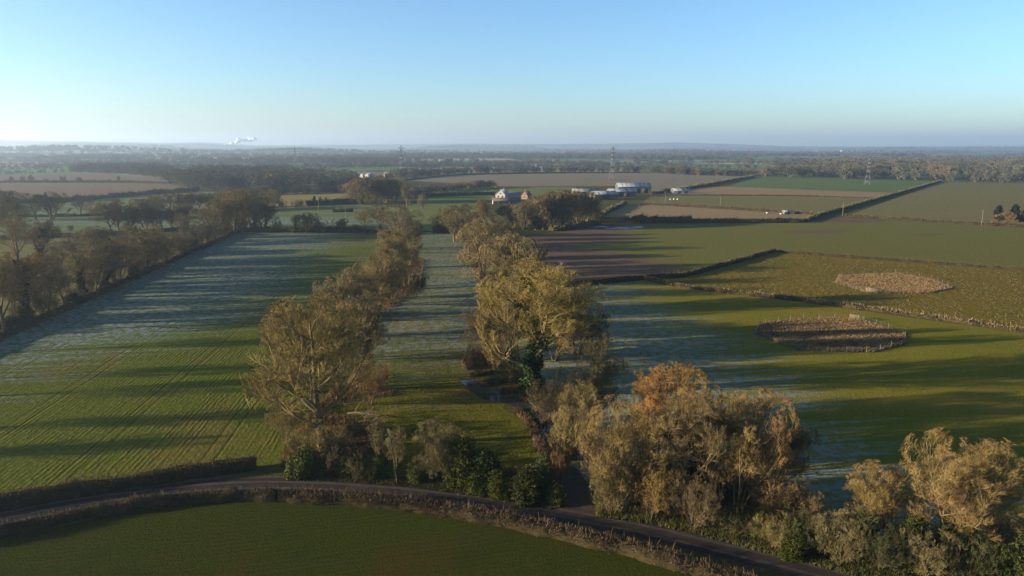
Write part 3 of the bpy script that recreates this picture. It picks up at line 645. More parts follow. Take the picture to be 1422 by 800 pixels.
# ------------------------------------------------------------------ hedges of this place
hedge('hedge', [(-115.6, 109.9), (-119.4, 133.6), (-122.1, 157.3), (-125.9, 190.6), (-133.0, 243.2), (-146.1, 363.7)], 1.7, 1.9, 26, .55, .035, 'hedge_core', 'hedge_twig', 'long low dark hedge under the trees along the left field\'s far left side', seed=1)
hedge('hedge', [(-77.7, 73.4), (-65.1, 79.5), (-56.3, 83.2), (-46.7, 87.0), (-36.5, 90.6)], 1.9, 1.9, 120, .42, .022, 'hedge_core', 'hedge_twig', 'trimmed dark hedge between the frosty left field and the lane', seed=2, rag=.13, leaf=('hedge_green', 40, .16))
hedge('hedge', [(-71.7, 67.0), (-60.3, 72.9), (-53.9, 76.9), (-46.0, 79.8), (-38.5, 81.5), (-30.6, 81.7)], 1.5, 1.45, 120, .42, .022, 'hedge_core', 'hedge_twig', 'trimmed brown hedge on the camera side of the lane, left half, coloured darker for shade', seed=3, rag=.16, leaf=('hedge_green', 30, .16))  # same hedge as the right half; darker twig colour stands in for shade
hedge('hedge', [(-30.3, 81.6), (-21.5, 80.8), (-13.8, 79.5), (-6.3, 77.4), (-1.0, 75.6), (4.2, 73.6), (11.4, 70.3), (18.0, 67.0), (24.6, 63.3), (31.0, 59.2)], 1.7, 1.4, 150, .5, .024, 'hedge_core', 'hedge_rust', 'ragged rust brown hedge on the camera side of the lane, right half', seed=4, rag=.2)  # sunlit half of the same hedge, its light put into rust twigs
hedge('hedge', [(14.3, 218.7), (28.7, 224.7), (45.4, 232.9)], 1.6, 1.6, 40, .5, .04, 'hedge_core', 'hedge_twig', 'short dark hedge below the ploughed field, behind the tall central trees', seed=5)
hedge('hedge', [(46.6, 233.6), (61.0, 238.3), (83.5, 261.7), (114.6, 296.0)], 1.7, 1.7, 40, .5, .04, 'hedge_core', 'hedge_twig', 'dark hedge climbing diagonally between ploughed field and rough tan pasture', seed=6)
hedge('hedge', [(46.3, 232.3), (58.1, 217.0), (84.1, 200.5), (107.8, 181.2), (126.9, 163.8), (155.1, 142.8)], 2.2, .95, 50, .6, .045, 'hedge_core', 'dry_grass', 'low reedy tan hedge line crossing between the two fenced pens', seed=7, rag=.3)
hedge('hedge', [(115.5, 296.0), (156.3, 271.9), (190.5, 250.6), (252.7, 215.8)], 1.3, .9, 24, .5, .05, 'hedge_core', 'hedge_twig', 'thin brown hedge along the top of the rough tan pasture', seed=8, rag=.3)
hedge('hedge', [(50.1, 413.2), (82.5, 414.0), (108.7, 414.0)], 3.4, 4.2, 22, 1.0, .09, 'hedge_core', 'twig_dark', 'tall dark overgrown hedge behind the ice patches of the ploughed field', seed=9, rag=.25)
hedge('hedge', [(109.3, 413.2), (143.3, 413.2), (175.8, 414.0)], 3.0, 2.6, 22, .8, .09, 'hedge_core', 'hedge_green', 'olive green hedge at the far edge of the ploughed field', seed=10, rag=.2)
hedge('hedge', [(177.7, 415.2), (206.4, 457.4), (244.9, 506.0), (330.3, 614.1), (566.0, 913.5)], 2.6, 2.2, 12, .8, .12, 'hedge_core', 'twig_dark', 'long straight dark hedge running diagonally up to the right hand wood', seed=11)
hedge('hedge', [(219.3, 450.2), (254.6, 417.2), (291.7, 388.7), (379.1, 328.4)], 2.6, 1.6, 12, .8, .12, 'hedge_core', 'hedge_rust', 'low rust brown hedge below the big right hand field, running to the pines', seed=12, rag=.25)
hedge('hedge', [(102.8, 547.8), (154.4, 509.0), (203.2, 463.4)], 2.2, 1.8, 14, .8, .12, 'hedge_core', 'hedge_twig', 'brown hedge between the barn field and the tan stubble strip', seed=13)
hedge('hedge', [(131.7, 655.9), (199.0, 765.8), (369.3, 1057.0)], 4.0, 3.0, 8, 1.2, .2, 'hedge_core', 'twig_dark', 'dark hedge running from the barns diagonally to the far brown field', seed=14)
hedge('hedge', [(52.2, 423.4), (67.7, 480.5), (89.6, 544.4)], 3.0, 3.0, 14, .9, .12, 'hedge_core', 'twig_dark', 'dark hedge leading up to the farm yard beside the copse', seed=15)
hedge('hedge', [(132.6, 654.0), (261.7, 643.3), (326.0, 607.2)], 1.8, 1.0, 6, .8, .14, 'hedge_core', 'hedge_twig', 'thin hedge between the barn field and the brown strip behind it', seed=16)
hedge('hedge', [(-82.7, 627.4), (-48.0, 646.2), (-14.4, 655.9)], 4.0, 3.2, 8, 1.2, .18, 'hedge_core', 'conifer', 'dark hedge left of the white gabled farmhouse', seed=17, rag=.2)
hedge('hedge', [(-145.2, 368.4), (-112.7, 366.5), (-81.5, 365.3), (-52.9, 365.3)], 3.2, 2.6, 18, .9, .08, 'hedge_core', 'twig_dark', 'dark hedge closing the far end of the frosty left field', seed=18, rag=.4)
hedge('hedge', [(-301.1, 311.4), (-252.3, 334.9), (-209.6, 353.1), (-178.6, 376.6)], 2.4, 2.0, 14, .8, .09, 'hedge_core', 'twig_dark', 'dark hedge under the row of small trees left of the frosty field', seed=19, rag=.25)
hedge('hedge', [(-418.6, 436.4), (-333.4, 445.5), (-269.9, 457.4), (-201.3, 506.0)], 2.4, 1.8, 10, .8, .11, 'hedge_core', 'twig_dark', 'second dark hedge back among the small left hand fields', seed=20, rag=.25)
hedge('hedge', [(-516.8, 541.0), (-413.5, 554.9), (-371.0, 574.9), (-357.2, 643.3), (-331.1, 727.4)], 5.0, 4.0, 8, 1.4, .18, 'hedge_core', 'twig_dark', 'thick dark hedge along the near side of the brown left hand field', seed=21, rag=.3)
hedge('hedge', [(-876.5, 831.7), (-660.0, 891.1), (-513.5, 894.8), (-427.9, 864.6)], 3.0, 2.4, 4, 1.2, .25, 'hedge_core', 'twig_dark', 'far dark hedge between the two brown fields at left', seed=22)
hedge('hedge', [(-160.3, 534.2), (-146.1, 544.4), (-128.5, 554.9)], 5.0, 4.5, 12, 1.2, .16, 'hedge_core', 'conifer', 'very dark evergreen hedge beside the small olive field', seed=23, rag=.3)
hedge('hedge', [(-125.7, 480.5), (-112.2, 483.2)], 3.4, 2.6, 12, 1.0, .14, 'hedge_core', 'twig_brown', 'short brown hedge fragment standing in the frosty small field', seed=24, rag=.3)
hedge('hedge', [(-42.7, 363.7), (-33.2, 365.3), (-25.3, 362.1)], 4.0, 3.4, 20, 1.0, .09, 'hedge_core', 'ivy', 'dark evergreen hedge closing the far end of the frosty meadow', seed=25, rag=.3)
hedge('hedge', [(-147.6, 939.0), (-82.6, 1119.1), (61.2, 1201.8), (226.6, 1218.5)], 3.0, 2.2, 3, 1.2, .3, 'hedge_core', 'twig_dark', 'far thin hedge behind the wide grey brown field', seed=26)
hedge('hedge', [(21.3, 373.3), (36.0, 383.4), (50.9, 405.3)], 5.0, 2.6, 16, 1.0, .1, 'hedge_core', 'twig_dark', 'dark low scrub at the foot of the copse by the ploughed field', seed=27, rag=.3)

# ------------------------------------------------------------------ the row of trees left of the meadow
B = 'trees in the row left of the meadow'
plant('bare_tree', 'spread', -28.9, 96.8, 24.0, 18.8, 'tallest thin golden bare tree at the near end of the left central row', 'tree', B)
plant('bare_tree', 'upright', -29.3, 123.4, 19.3, 10.3, 'bare tree with upright straw coloured shoots just behind the tallest left one', 'tree', B, 'twig_gold')
plant('bare_tree', 'round', -36.9, 121.4, 15.9, 12.8, 'tan bare tree hidden in the crown of the tallest left tree, field side', 'tree', B, 'twig_tan')
plant('bare_tree', 'round', -42.3, 159.5, 17.0, 15.3, 'broad rounded tan bare tree, third back in the left central row', 'tree', B, 'twig_tan')
plant('bare_tree', 'round', -38.9, 174.9, 18.0, 17.1, 'broad rounded olive bare tree, fourth back in the left central row', 'tree', B, 'twig_gold')
plant('bare_tree', 'bushy', -36.8, 193.3, 13.1, 12.9, 'low spreading brown bare tree at the meadow side of the left central row', 'tree', B, 'twig_brown')
plant('bare_tree', 'mid_ivy', -37.4, 215.8, 15.7, 10.2, 'narrow dark ivy covered tree in the left central row', 'tree', B)
plant('bare_tree', 'round', -34.6, 220.5, 19.0, 14.7, 'golden round bare tree standing over dark scrub in the left central row', 'tree', B, 'twig_gold')
plant('scrub_bush', 'mid_bush', -30.0, 205.0, 7.2, 7.5, 'dark brown scrub bush on the meadow edge below the golden round tree', 'bush', None, 'twig_dark')
plant('bare_tree', 'mid_spread', -47.8, 291.9, 19.8, 20.5, 'bare tree with a forked dark trunk at the far end of the left central row', 'tree', B, 'twig_tan')
plant('bare_tree', 'mid_round', -43.7, 306.8, 13.0, 13.0, 'small brown bare tree at the far meadow corner of the left central row', 'tree', B, 'twig_brown')
plant('scrub_bush', 'bushy', -25.5, 115.2, 7.6, 7.4, 'rusty bramble bush on the meadow edge behind the tallest left tree', 'bush', None, 'twig_red')
plant('scrub_bush', 'bushy', -28.6, 92.9, 5.6, 9.1, 'olive thicket at the foot of the tallest left tree', 'bush', None, 'twig_olive')
plant('scrub_bush', 'bushy', -35.2, 100.0, 6.2, 6.8, 'thin tan thicket at the field edge left of the tallest left tree', 'bush', None, 'twig_tan')
plant('scrub_bush', 'mid_bush', -24.1, 92.9, 4.5, 5.3, 'brown thicket right of the olive thicket near the lane', 'bush', None, 'twig_brown')

# ------------------------------------------------------------------ the row of trees right of the meadow
C_ = 'trees in the row right of the meadow'
plant('bare_tree', 'spread_ivy', 3.6, 119.5, 25.3, 22.3, 'biggest bare tree in the middle, trunk wrapped in dark ivy', 'tree', C_, 'twig_gold')
plant('bare_tree', 'upright', -0.8, 141.3, 21.7, 8.1, 'tall straw coloured upright bare tree just behind the biggest ivy clad one', 'tree', C_, 'twig_tan')
plant('bare_tree', 'upright', 5.2, 152.2, 19.2, 6.0, 'slender upright golden bare tree behind the biggest tree, right of its top', 'tree', C_, 'twig_gold')
plant('bare_tree', 'round', -3.2, 138.8, 11.8, 12.2, 'brown bare tree low on the meadow side of the biggest ivy clad tree', 'tree', C_, 'twig_brown')
plant('bare_tree', 'pollard', 2.6, 186.2, 21.7, 18.5, 'pollarded tree with a brush of pale straight shoots beside the ploughed field', 'tree', C_)
plant('bare_tree', 'round', -4.9, 181.2, 16.3, 11.4, 'greenish round bare tree left of the pale pollarded tree', 'tree', C_, 'twig_olive')
plant('bare_tree', 'mid_round', -9.1, 237.0, 20.6, 15.7, 'tan bare tree leaning over the meadow beyond the pale pollard', 'tree', C_, 'twig_tan')
plant('bare_tree', 'mid_spread', -18.3, 291.9, 19.2, 15.5, 'olive bare tree at the bend of the meadow, right side', 'tree', C_, 'twig_olive')
plant('bare_tree', 'mid_upright', -27.2, 328.4, 18.0, 12.5, 'upright bare tree at the far end of the meadow, nearest the dark hedge', 'tree', C_, 'twig_olive')
plant('bare_tree', 'mid_upright', -23.0, 344.4, 17.4, 13.1, 'upright bare tree at the far right corner of the meadow', 'tree', C_, 'twig_tan')
plant('bare_tree', 'mid_round', -7.1, 318.4, 14.2, 13.5, 'small bare tree between the meadow end and the copse', 'tree', C_, 'twig_olive')
plant('bare_tree', 'mid_round', -1.6, 251.4, 15.4, 10.7, 'brown bare tree behind the pollard at the ploughed field corner', 'tree', C_, 'twig_brown')
plant('scrub_bush', 'mid_bush', -25.4, 323.3, 5.5, 6.9, 'dark round bush on the frosty meadow\'s far right edge', 'bush', None, 'twig_dark')
plant('scrub_bush', 'mid_bush', -18.2, 306.8, 6.2, 7.2, 'rusty bush beside the dark round one at the far meadow edge', 'bush', None, 'hedge_rust')
plant('bare_tree', 'round', 14.2, 145.5, 11.1, 14.7, 'dark shaded bare tree behind the biggest tree, towards the right pasture', 'tree', C_, 'twig_dark')  # dark twig colour stands in for the shaded side
plant('scrub_bush', 'bushy', 17.8, 138.3, 7.6, 6.7, 'dark bush at the edge of the right pasture beside the shaded tree', 'bush', None, 'twig_dark')  # twigs coloured dark for shade, like the tree beside it
plant('bare_tree', 'round', 9.2, 141.3, 13.5, 10.9, 'brown bare tree between the biggest tree and the dark shaded one', 'tree', C_, 'twig_brown')
plant('scrub_bush', 'bushy', -6.8, 130.9, 6.3, 6.6, 'dark rusty bramble thicket above the open stream water', 'bush', None, 'twig_brown')
plant('scrub_bush', 'bushy', -0.4, 125.4, 5.8, 6.7, 'tan scrub thicket between the stream and the ivy clad trunk', 'bush', None, 'twig_tan')
plant('scrub_bush', 'bushy', 6.4, 106.2, 7.5, 7.1, 'tangled tan scrub right of the ivy clad trunk', 'bush', None, 'twig_tan')
plant('bare_tree', 'round', 10.6, 103.3, 13.6, 11.1, 'yellowish green lichen covered round tree beside the stream', 'tree', C_, 'twig_olive', 'bark_pale')
plant('bare_tree', 'round', 7.2, 89.5, 12.9, 8.2, 'pale stemmed golden tree in front of the lichen covered round one', 'tree', C_, 'twig_gold', 'bark_pale')

for n_, (q, key, tw_) in enumerate((((-1.9, 158.3, 13.2, 10.4), 'round', 'twig_tan'), ((7.1, 158.3, 13.7, 9.7), 'round_b', 'twig_brown'), ((0.2, 218.1, 16.5, 12.2), 'round_b', 'twig_tan'), ((-12.5, 272.8, 14.6, 9.9), 'mid_thicket', 'twig_olive'),
        ((-4.6, 201.9, 15.4, 10.5), 'round_b', 'twig_olive'), ((-16.0, 306.8, 12.1, 9.1), 'mid_thicket', 'twig_tan'), ((-4.7, 276.4, 12.4, 10.6), 'mid_thicket', 'twig_brown'), ((-24.5, 350.1, 11.1, 8.2), 'mid_thicket', 'twig_olive'))):
    plant('bare_tree', key, *q, 'smaller bare tree filling the right central row, %s of those fillers' % ORD[n_], 'tree', 'smaller trees filling the right central row', tw_)
for n_, (q, key, tw_) in enumerate((((-39.7, 141.3, 13.0, 10.9), 'round_b', 'twig_gold'), ((-38.2, 158.3, 14.9, 11.1), 'round_b', 'twig_tan'), ((-37.1, 181.2, 15.5, 11.8), 'round_b', 'twig_olive'), ((-35.5, 201.9, 15.4, 10.5), 'round_b', 'twig_tan'), ((-39.7, 256.0, 16.4, 12.0), 'mid_thicket', 'twig_olive'))):
    plant('bare_tree', key, *q, 'smaller bare tree filling the left central row, %s from the near end' % ORD[n_], 'tree', 'smaller trees filling the left central row', tw_)

# ------------------------------------------------------------------ the clump over the lane, and the tree at lower right
D = 'trees in the clump above the lane'
plant('bare_tree', 'round', 19.5, 90.6, 14.8, 13.6, 'russet topped bare tree at the back of the clump above the lane', 'tree', D, 'twig_red')
plant('bare_tree', 'round_b', 13.8, 79.7, 14.4, 11.0, 'golden bare tree at the left front of the clump above the lane', 'tree', D, 'twig_amber')
plant('bare_tree', 'spread', 21.3, 79.1, 15.4, 10.9, 'pale limbed golden tree in the middle of the clump above the lane', 'tree', D, 'twig_amber')
plant('bare_tree', 'round', 28.1, 78.5, 15.3, 11.4, 'pale limbed tree at the right end of the clump above the lane', 'tree', D, 'twig_amber')
plant('bare_tree', 'round_b', 26.3, 87.4, 13.1, 10.0, 'rust brown bare tree at the back right of the clump', 'tree', D, 'twig_amber')
plant('bare_tree', 'round', 33.2, 82.4, 11.1, 8.7, 'thin brown bare tree hanging over the right pasture from the clump', 'tree', D, 'twig_brown')
plant('scrub_bush', 'bushy', 12.5, 77.8, 7.3, 5.9, 'golden thicket at the lane corner of the clump', 'bush', None, 'twig_olive')
plant('scrub_bush', 'bushy', 17.2, 76.8, 7.8, 7.1, 'tan thicket under the pale limbed trees, second from the lane corner', 'bush', None, 'twig_amber')
plant('scrub_bush', 'bushy', 22.0, 74.7, 7.5, 6.9, 'brown thicket below the middle of the clump by the lane', 'bush', None, 'twig_brown')
plant('scrub_bush', 'bushy', 31.9, 75.8, 6.0, 6.1, 'russet thicket between clump and lower right bushes', 'bush', None, 'twig_red')
plant('evergreen_bush', 'holly', 23.3, 82.4, 8.1, 4.5, 'dark ivy mass inside the clump above the lane', 'bush', None, 'ivy')
plant('bare_tree', 'round_b', 50.0, 70.6, 13.9, 13.2, 'golden bare tree with pale stems at lower right of the photo', 'tree', None, 'twig_amber', 'bark_pale')
plant('bare_tree', 'round', 44.2, 71.8, 8.9, 8.0, 'rounded russet bare tree left of the golden lower right one', 'tree', None, 'twig_amber')
plant('scrub_bush', 'bushy', 54.9, 68.9, 5.8, 5.3, 'russet thicket right of the lower right tree', 'bush', None, 'twig_red')
plant('scrub_bush', 'bushy', 34.2, 74.2, 5.6, 5.7, 'brown thicket at the right end of the clump, overlooking the pasture', 'bush', None, 'twig_brown')
plant('scrub_bush', 'bushy', 35.8, 71.6, 4.3, 4.7, 'olive thicket between the clump and the rounded russet tree, left one', 'bush', None, 'twig_olive')
plant('scrub_bush', 'bushy', 38.3, 70.3, 4.7, 4.6, 'tan thicket between the clump and the rounded russet tree, right one', 'bush', None, 'twig_tan')
for n_, (q, tw_, lab) in enumerate((
        ((26.6, 73.6, 3.5, 5.5), 'hedge_green', 'olive scrub bush by the lane below the clump\'s right end'),
        ((29.9, 71.2, 4.2, 5.5), 'twig_olive', 'olive scrub bush by the lane between clump and lower right tree, left one'),
        ((33.3, 69.7, 4.5, 5.4), 'hedge_green', 'green scrub bush by the lane between clump and lower right tree, right one'),
        ((36.1, 67.4, 5.5, 5.9), 'twig_olive', 'scrub bush by the lane left of the ivy covered stump'),
        ((39.9, 66.5, 5.5, 6.3), 'hedge_green', 'green scrub bush in front of the rounded russet tree'),
        ((44.3, 65.5, 5.5, 6.5), 'twig_olive', 'olive scrub bush in front of the golden lower right tree'),
        ((48.4, 64.8, 5.6, 6.4), 'hedge_green', 'green scrub bush at the lower right, below the tree\'s right half'))):
    plant('scrub_bush', 'bushy', *q, lab, 'bush', 'scrub along the lane at lower right', tw_)
for q, m_, lab in (((39.2, 69.2, 5.1, 3.6), 'evergreen', 'ivy covered stump bush left of the rounded russet tree'),
               ((43.6, 67.4, 5.5, 4.7), 'evergreen', 'dark green bush under the rounded russet tree'),
               ((48.6, 67.4, 5.2, 5.5), 'evergreen', 'dark green bush at the foot of the lower right tree'),
               ((52.6, 63.3, 5.5, 4.6), 'laurel', 'bright green bush cut by the right edge of the photo'),
               ((29.2, 73.1, 3.1, 2.9), 'laurel', 'small green bush by the lane under the clump'),
               ((31.3, 68.8, 3.5, 3.2), 'evergreen', 'low dark green bush by the lane at the photo\'s lower right')):
    plant('evergreen_bush', 'laurel' if m_ == 'laurel' else 'holly', *q, lab, 'bush', None, m_)

# ------------------------------------------------------------------ bushes along the lane's far verge
for q, key, m_, lab in (((-29.0, 88.9, 3.6, 5.1), 'laurel', None, 'big glossy green laurel bush at the left end of the lane side bushes'),
        ((-27.1, 88.5, 2.1, 2.4), 'laurel', None, 'small laurel bush touching the big glossy one'),
        ((-23.1, 88.5, 2.6, 2.8), 'laurel', None, 'laurel bush second from the big glossy one along the lane'),
        ((-18.7, 87.6, 2.6, 2.2), 'laurel', None, 'small upright laurel bush left of the slim ivy stemmed trees'),
        ((-13.3, 86.8, 3.0, 2.6), 'laurel', None, 'laurel bush right of the slim ivy stemmed trees'),
        ((-6.4, 86.0, 6.9, 5.3), 'holly', None, 'dark holly bush inside the olive hawthorn by the lane'),
        ((-3.4, 85.1, 5.0, 5.5), 'holly', 'ivy', 'very dark holly right of the olive hawthorn by the lane'),
        ((-4.7, 84.0, 3.1, 3.8), 'laurel', 'evergreen', 'low green bush in front of the hawthorn by the lane'),
        ((-1.8, 82.8, 3.2, 4.0), 'laurel', 'evergreen', 'low green bush left of the pale marker post'),
        ((2.1, 81.7, 4.0, 4.9), 'laurel', 'evergreen', 'wide green bush right of the pale marker post'),
        ((3.9, 83.2, 5.3, 3.8), 'holly', 'laurel', 'tall pointed green bush near the muddy gateway'),
        ((5.5, 80.9, 2.5, 3.0), 'laurel', None, 'low green bush beside the muddy gateway'),
        ((-10.7, 87.6, 2.6, 2.4), 'laurel', 'evergreen', 'small dark bush left of the olive hawthorn by the lane')):
    plant('evergreen_bush', key, *q, lab, 'bush', None, m_)
plant('bare_tree', 'slim', -15.6, 86.8, 7.8, 4.0, 'slim young tree with pale ivy stemmed trunk beside the lane', 'tree', None, 'twig_olive')
plant('bare_tree', 'slim', -18.2, 89.5, 7.1, 5.1, 'slim olive sapling just left of the pale ivy stemmed one', 'tree', None, 'twig_olive')
plant('bare_tree', 'round', -8.2, 86.8, 8.6, 7.7, 'round olive hawthorn with dark holly inside, beside the lane', 'tree', None, 'twig_olive')
plant('scrub_bush', 'mid_bush', -11.5, 86.8, 3.8, 4.6, 'dark thorn scrub between the slim trees and the round hawthorn', 'bush', None, 'twig_dark')
plant('scrub_bush', 'mid_bush', -20.3, 87.6, 3.4, 4.4, 'dark thorn scrub between the laurels and the slim trees', 'bush', None, 'twig_dark')
plant('scrub_bush', 'mid_bush', -25.8, 88.5, 4.1, 4.0, 'brown thorn scrub behind the laurels at the lane', 'bush', None, 'twig_brown')
plant('scrub_bush', 'mid_bush', 0.1, 83.6, 3.5, 3.4, 'rusty thorn scrub behind the pale marker post', 'bush', None, 'hedge_rust')
plant('scrub_bush', 'bushy', 6.3, 86.8, 5.1, 4.0, 'rusty brushwood above the muddy gateway', 'bush', None, 'twig_red')

# ------------------------------------------------------------------ the row along the left field's far left hedge
rowA = [('mid_spread', -125.2, 163.5, 18.0, 12.8, 'twig_gold'), ('mid_ivy', -124.3, 170.4, 18.7, 11.5, 'twig_red'), ('mid_round', -125.6, 179.6, 13.4, 10.9, 'twig_brown'), ('mid_spread', -127.0, 189.7, 12.1, 10.7, 'twig_olive'),
        ('mid_ivy', -129.7, 203.0, 14.1, 10.5, 'twig_tan'), ('mid_upright', -129.8, 208.1, 16.0, 11.2, 'twig_tan'), ('mid_ivy', -130.5, 214.7, 15.6, 10.2, 'twig_olive'), ('mid_upright', -132.1, 224.1, 15.2, 12.0, 'twig_tan'),
        ('mid_spread', -132.6, 232.9, 13.3, 13.0, 'twig_tan'), ('mid_round', -134.7, 245.4, 14.0, 13.1, 'twig_brown'), ('mid_upright', -136.5, 257.6, 13.5, 12.7, 'twig_tan'), ('mid_spread', -139.0, 272.8, 11.1, 12.8, 'twig_gold'),
        ('mid_round', -140.3, 285.9, 7.7, 12.2, 'twig_brown'), ('mid_round', -144.3, 318.4, 9.5, 12.2, 'twig_dark'), ('mid_spread', -144.2, 330.9, 15.0, 16.1, 'twig_gold'), ('mid_upright', -144.4, 341.7, 18.4, 15.2, 'twig_tan'),
        ('mid_spread', -145.0, 356.0, 21.7, 18.8, 'twig_gold'), ('mid_round', -146.5, 371.7, 22.6, 18.9, 'twig_tan'), ('mid_upright', -143.4, 378.3, 20.2, 16.0, 'twig_brown'), ('mid_round', -137.8, 378.3, 13.5, 14.4, 'twig_brown')]
for n_, (key, x, y, h, w, tw_) in enumerate(rowA):
    plant('hedgerow_tree', key, x, y, h * 1.06, w * 1.25, 'hedgerow tree on the left field\'s far left edge, %s from the near end' % ORD[n_], 'tree', 'trees along the left field\'s far left hedge', tw_)
rngu = np.random.default_rng(17)
lineA = resample([(q[1], q[2]) for q in rowA], 27)
for n_, (x, y) in enumerate(lineA):
    plant('thorn_bush', ('mid_bush', 'mid_thicket', 'mid_bush')[n_ % 3], x - rngu.uniform(0, 5), y + rngu.uniform(-2, 2), rngu.uniform(3.5, 7), rngu.uniform(5, 8), 'thorn bush between the trunks of the left field\'s tree row, %s from the near end' % ORD[n_], 'bush',
          'thorn bushes under the left tree row', ('twig_gold', 'twig_tan', 'twig_olive', 'twig_brown')[int(rngu.integers(0, 4))])
lineB = resample([(q[1] - 14, q[2] + 6) for q in rowA[:15]], 8)
for n_, (x, y) in enumerate(lineB):
    plant('hedgerow_tree', ('mid_spread', 'mid_round', 'mid_upright')[n_ % 3], x - rngu.uniform(0, 10), y + rngu.uniform(-4, 4), rngu.uniform(9, 15), rngu.uniform(8, 12), 'bare tree of the looser second line behind the left row, %s from the near end' % ORD[n_], 'tree',
          'second line of trees behind the left row', ('twig_brown', 'twig_tan', 'twig_gold', 'twig_olive')[int(rngu.integers(0, 4))])
plant('ivy_tree', 'holly', -138.8, 296.0, 8.2, 4.1, 'dark narrow ivy column in the hedge left of the frosty field', 'tree', None, 'ivy')
plant('evergreen_bush', 'dark_bush', -126.8, 193.3, 3.4, 4.6, 'dark evergreen bush low in the left field\'s tree row', 'bush', None, 'ivy')
plant('evergreen_bush', 'dark_bush', -125.4, 166.2, 3.4, 6.2, 'dark evergreen bush at the near end of the left tree row', 'bush', None, 'ivy')
plant('evergreen_bush', 'dark_bush', -130.6, 232.9, 4.6, 3.5, 'dark evergreen bush midway along the left tree row', 'bush', None, 'ivy')
for n_, (x, y, h, w) in enumerate(((-122, 146, 17, 10), (-118, 127, 15, 8), (-118, 116, 18, 9), (-116, 100, 16, 8), (-121, 88, 14, 8))):
    plant('hedgerow_tree', 'mid_spread', x, y, h, w, 'hedgerow tree beyond the left edge of the photo, %s beyond it' % ORD[n_], 'tree', 'trees along the left field\'s far left hedge', 'twig_tan')
# trees standing in the small fields beyond that row
for key, (x, y, h, w), tw_, lab in (
        ('mid_spread', (-187.6, 256.0, 19.7, 15.9), 'twig_tan', 'wide forked bare tree near the photo\'s left edge, behind the left row'),
        ('mid_ivy', (-179.1, 256.0, 17.5, 13.7), 'twig_red', 'reddish crowned tree with dark double trunk beside the wide forked one'),
        ('mid_bush', (-171.6, 252.9, 6.0, 8.1), 'twig_dark', 'dark fallen looking bush right of the double trunked tree'),
        ('mid_spread', (-184.7, 283.9, 10.3, 12.1), 'twig_tan', 'lone small bare tree between the left row and the double trunked tree'),
        ('mid_round', (-182.2, 296.0, 11.0, 15.1), 'twig_brown', 'bushy bare tree standing just left of the small tree row'),
        ('mid_round', (-249.4, 344.4, 21.0, 19.0), 'twig_dark', 'dark rounded tree near the left edge behind the wide forked one'),
        ('mid_round', (-293.6, 436.4, 17.3, 21.1), 'twig_dark', 'dark full crowned tree by the second hedge at left'),
        ('mid_spread', (-297.8, 427.7, 17.0, 19.8), 'twig_tan', 'greyish bare tree left of the dark full crowned one'),
        ('mid_spread', (-286.7, 455.0, 13.3, 14.4), 'twig_dark', 'solitary dark domed tree on the small frosty field'),
        ('mid_round', (-313.2, 419.3, 20.1, 21.2), 'twig_brown', 'brown bare tree cut by the photo\'s left edge, upper group'),
        ('mid_upright', (-238.3, 350.1, 8.5, 5.2), 'twig_dark', 'small dark upright tree on the second hedge at left'),
        ('mid_bush', (-234.6, 350.1, 3.3, 5.2), 'twig_dark', 'low dark bush right of the small dark upright tree'),
        ('mid_bush', (-238.7, 368.4, 3.9, 3.5), 'twig_dark', 'tiny dark bush in the open small field at left')):
    plant('bare_tree', key, x, y, h, w, lab, 'tree', None, tw_)
rowS = [-211.1, 359.1, 17.0, 15.9, -207.9, 362.1, 18.3, 15.3, -205.0, 365.3, 15.0, 11.6, -202.9, 368.4, 12.4, 9.3, -199.5, 371.7, 17.6, 14.9, -196.1, 374.9, 12.6, 9.5, -192.1, 374.9, 15.8, 14.3, -188.2, 378.3, 11.6, 9.6, -184.2, 381.7, 14.4, 12.9, -181.0, 381.7, 13.6, 10.5]
rowS = [rowS[k_:k_ + 4] for k_ in range(0, len(rowS), 4)]
for n_, (x, y, h, w) in enumerate(rowS):
    plant('hedgerow_tree', ('mid_spread', 'mid_upright', 'mid_round')[n_ % 3], x, y, h, w, 'bare tree in the small row left of the frosty field, %s from the left' % ORD[n_], 'tree', 'small row of trees left of the frosty field', ('twig_olive', 'twig_tan', 'twig_dark')[n_ % 3])
rowU = [-248.5, 470.0, 12.3, 10.9, -244.2, 475.2, 12.9, 12.0, -237.2, 475.2, 14.9, 13.0, -232.8, 480.5, 12.5, 11.1, -228.2, 485.9, 13.2, 13.3, -221.1, 485.9, 14.2, 14.3, -216.3, 491.5, 12.8, 13.4, -211.5, 497.2, 14.5, 14.6, -205.2, 497.2, 15.5, 13.6]
rowU = [rowU[k_:k_ + 4] for k_ in range(0, len(rowU), 4)]
for n_, (x, y, h, w) in enumerate(rowU):
    plant('hedgerow_tree', ('mid_upright', 'mid_round', 'mid_spread')[n_ % 3], x, y, h, w, 'bare tree on the second hedge back at left, %s from the left' % ORD[n_], 'tree', 'trees on the second hedge back at left', ('twig_tan', 'twig_olive', 'twig_brown')[n_ % 3])
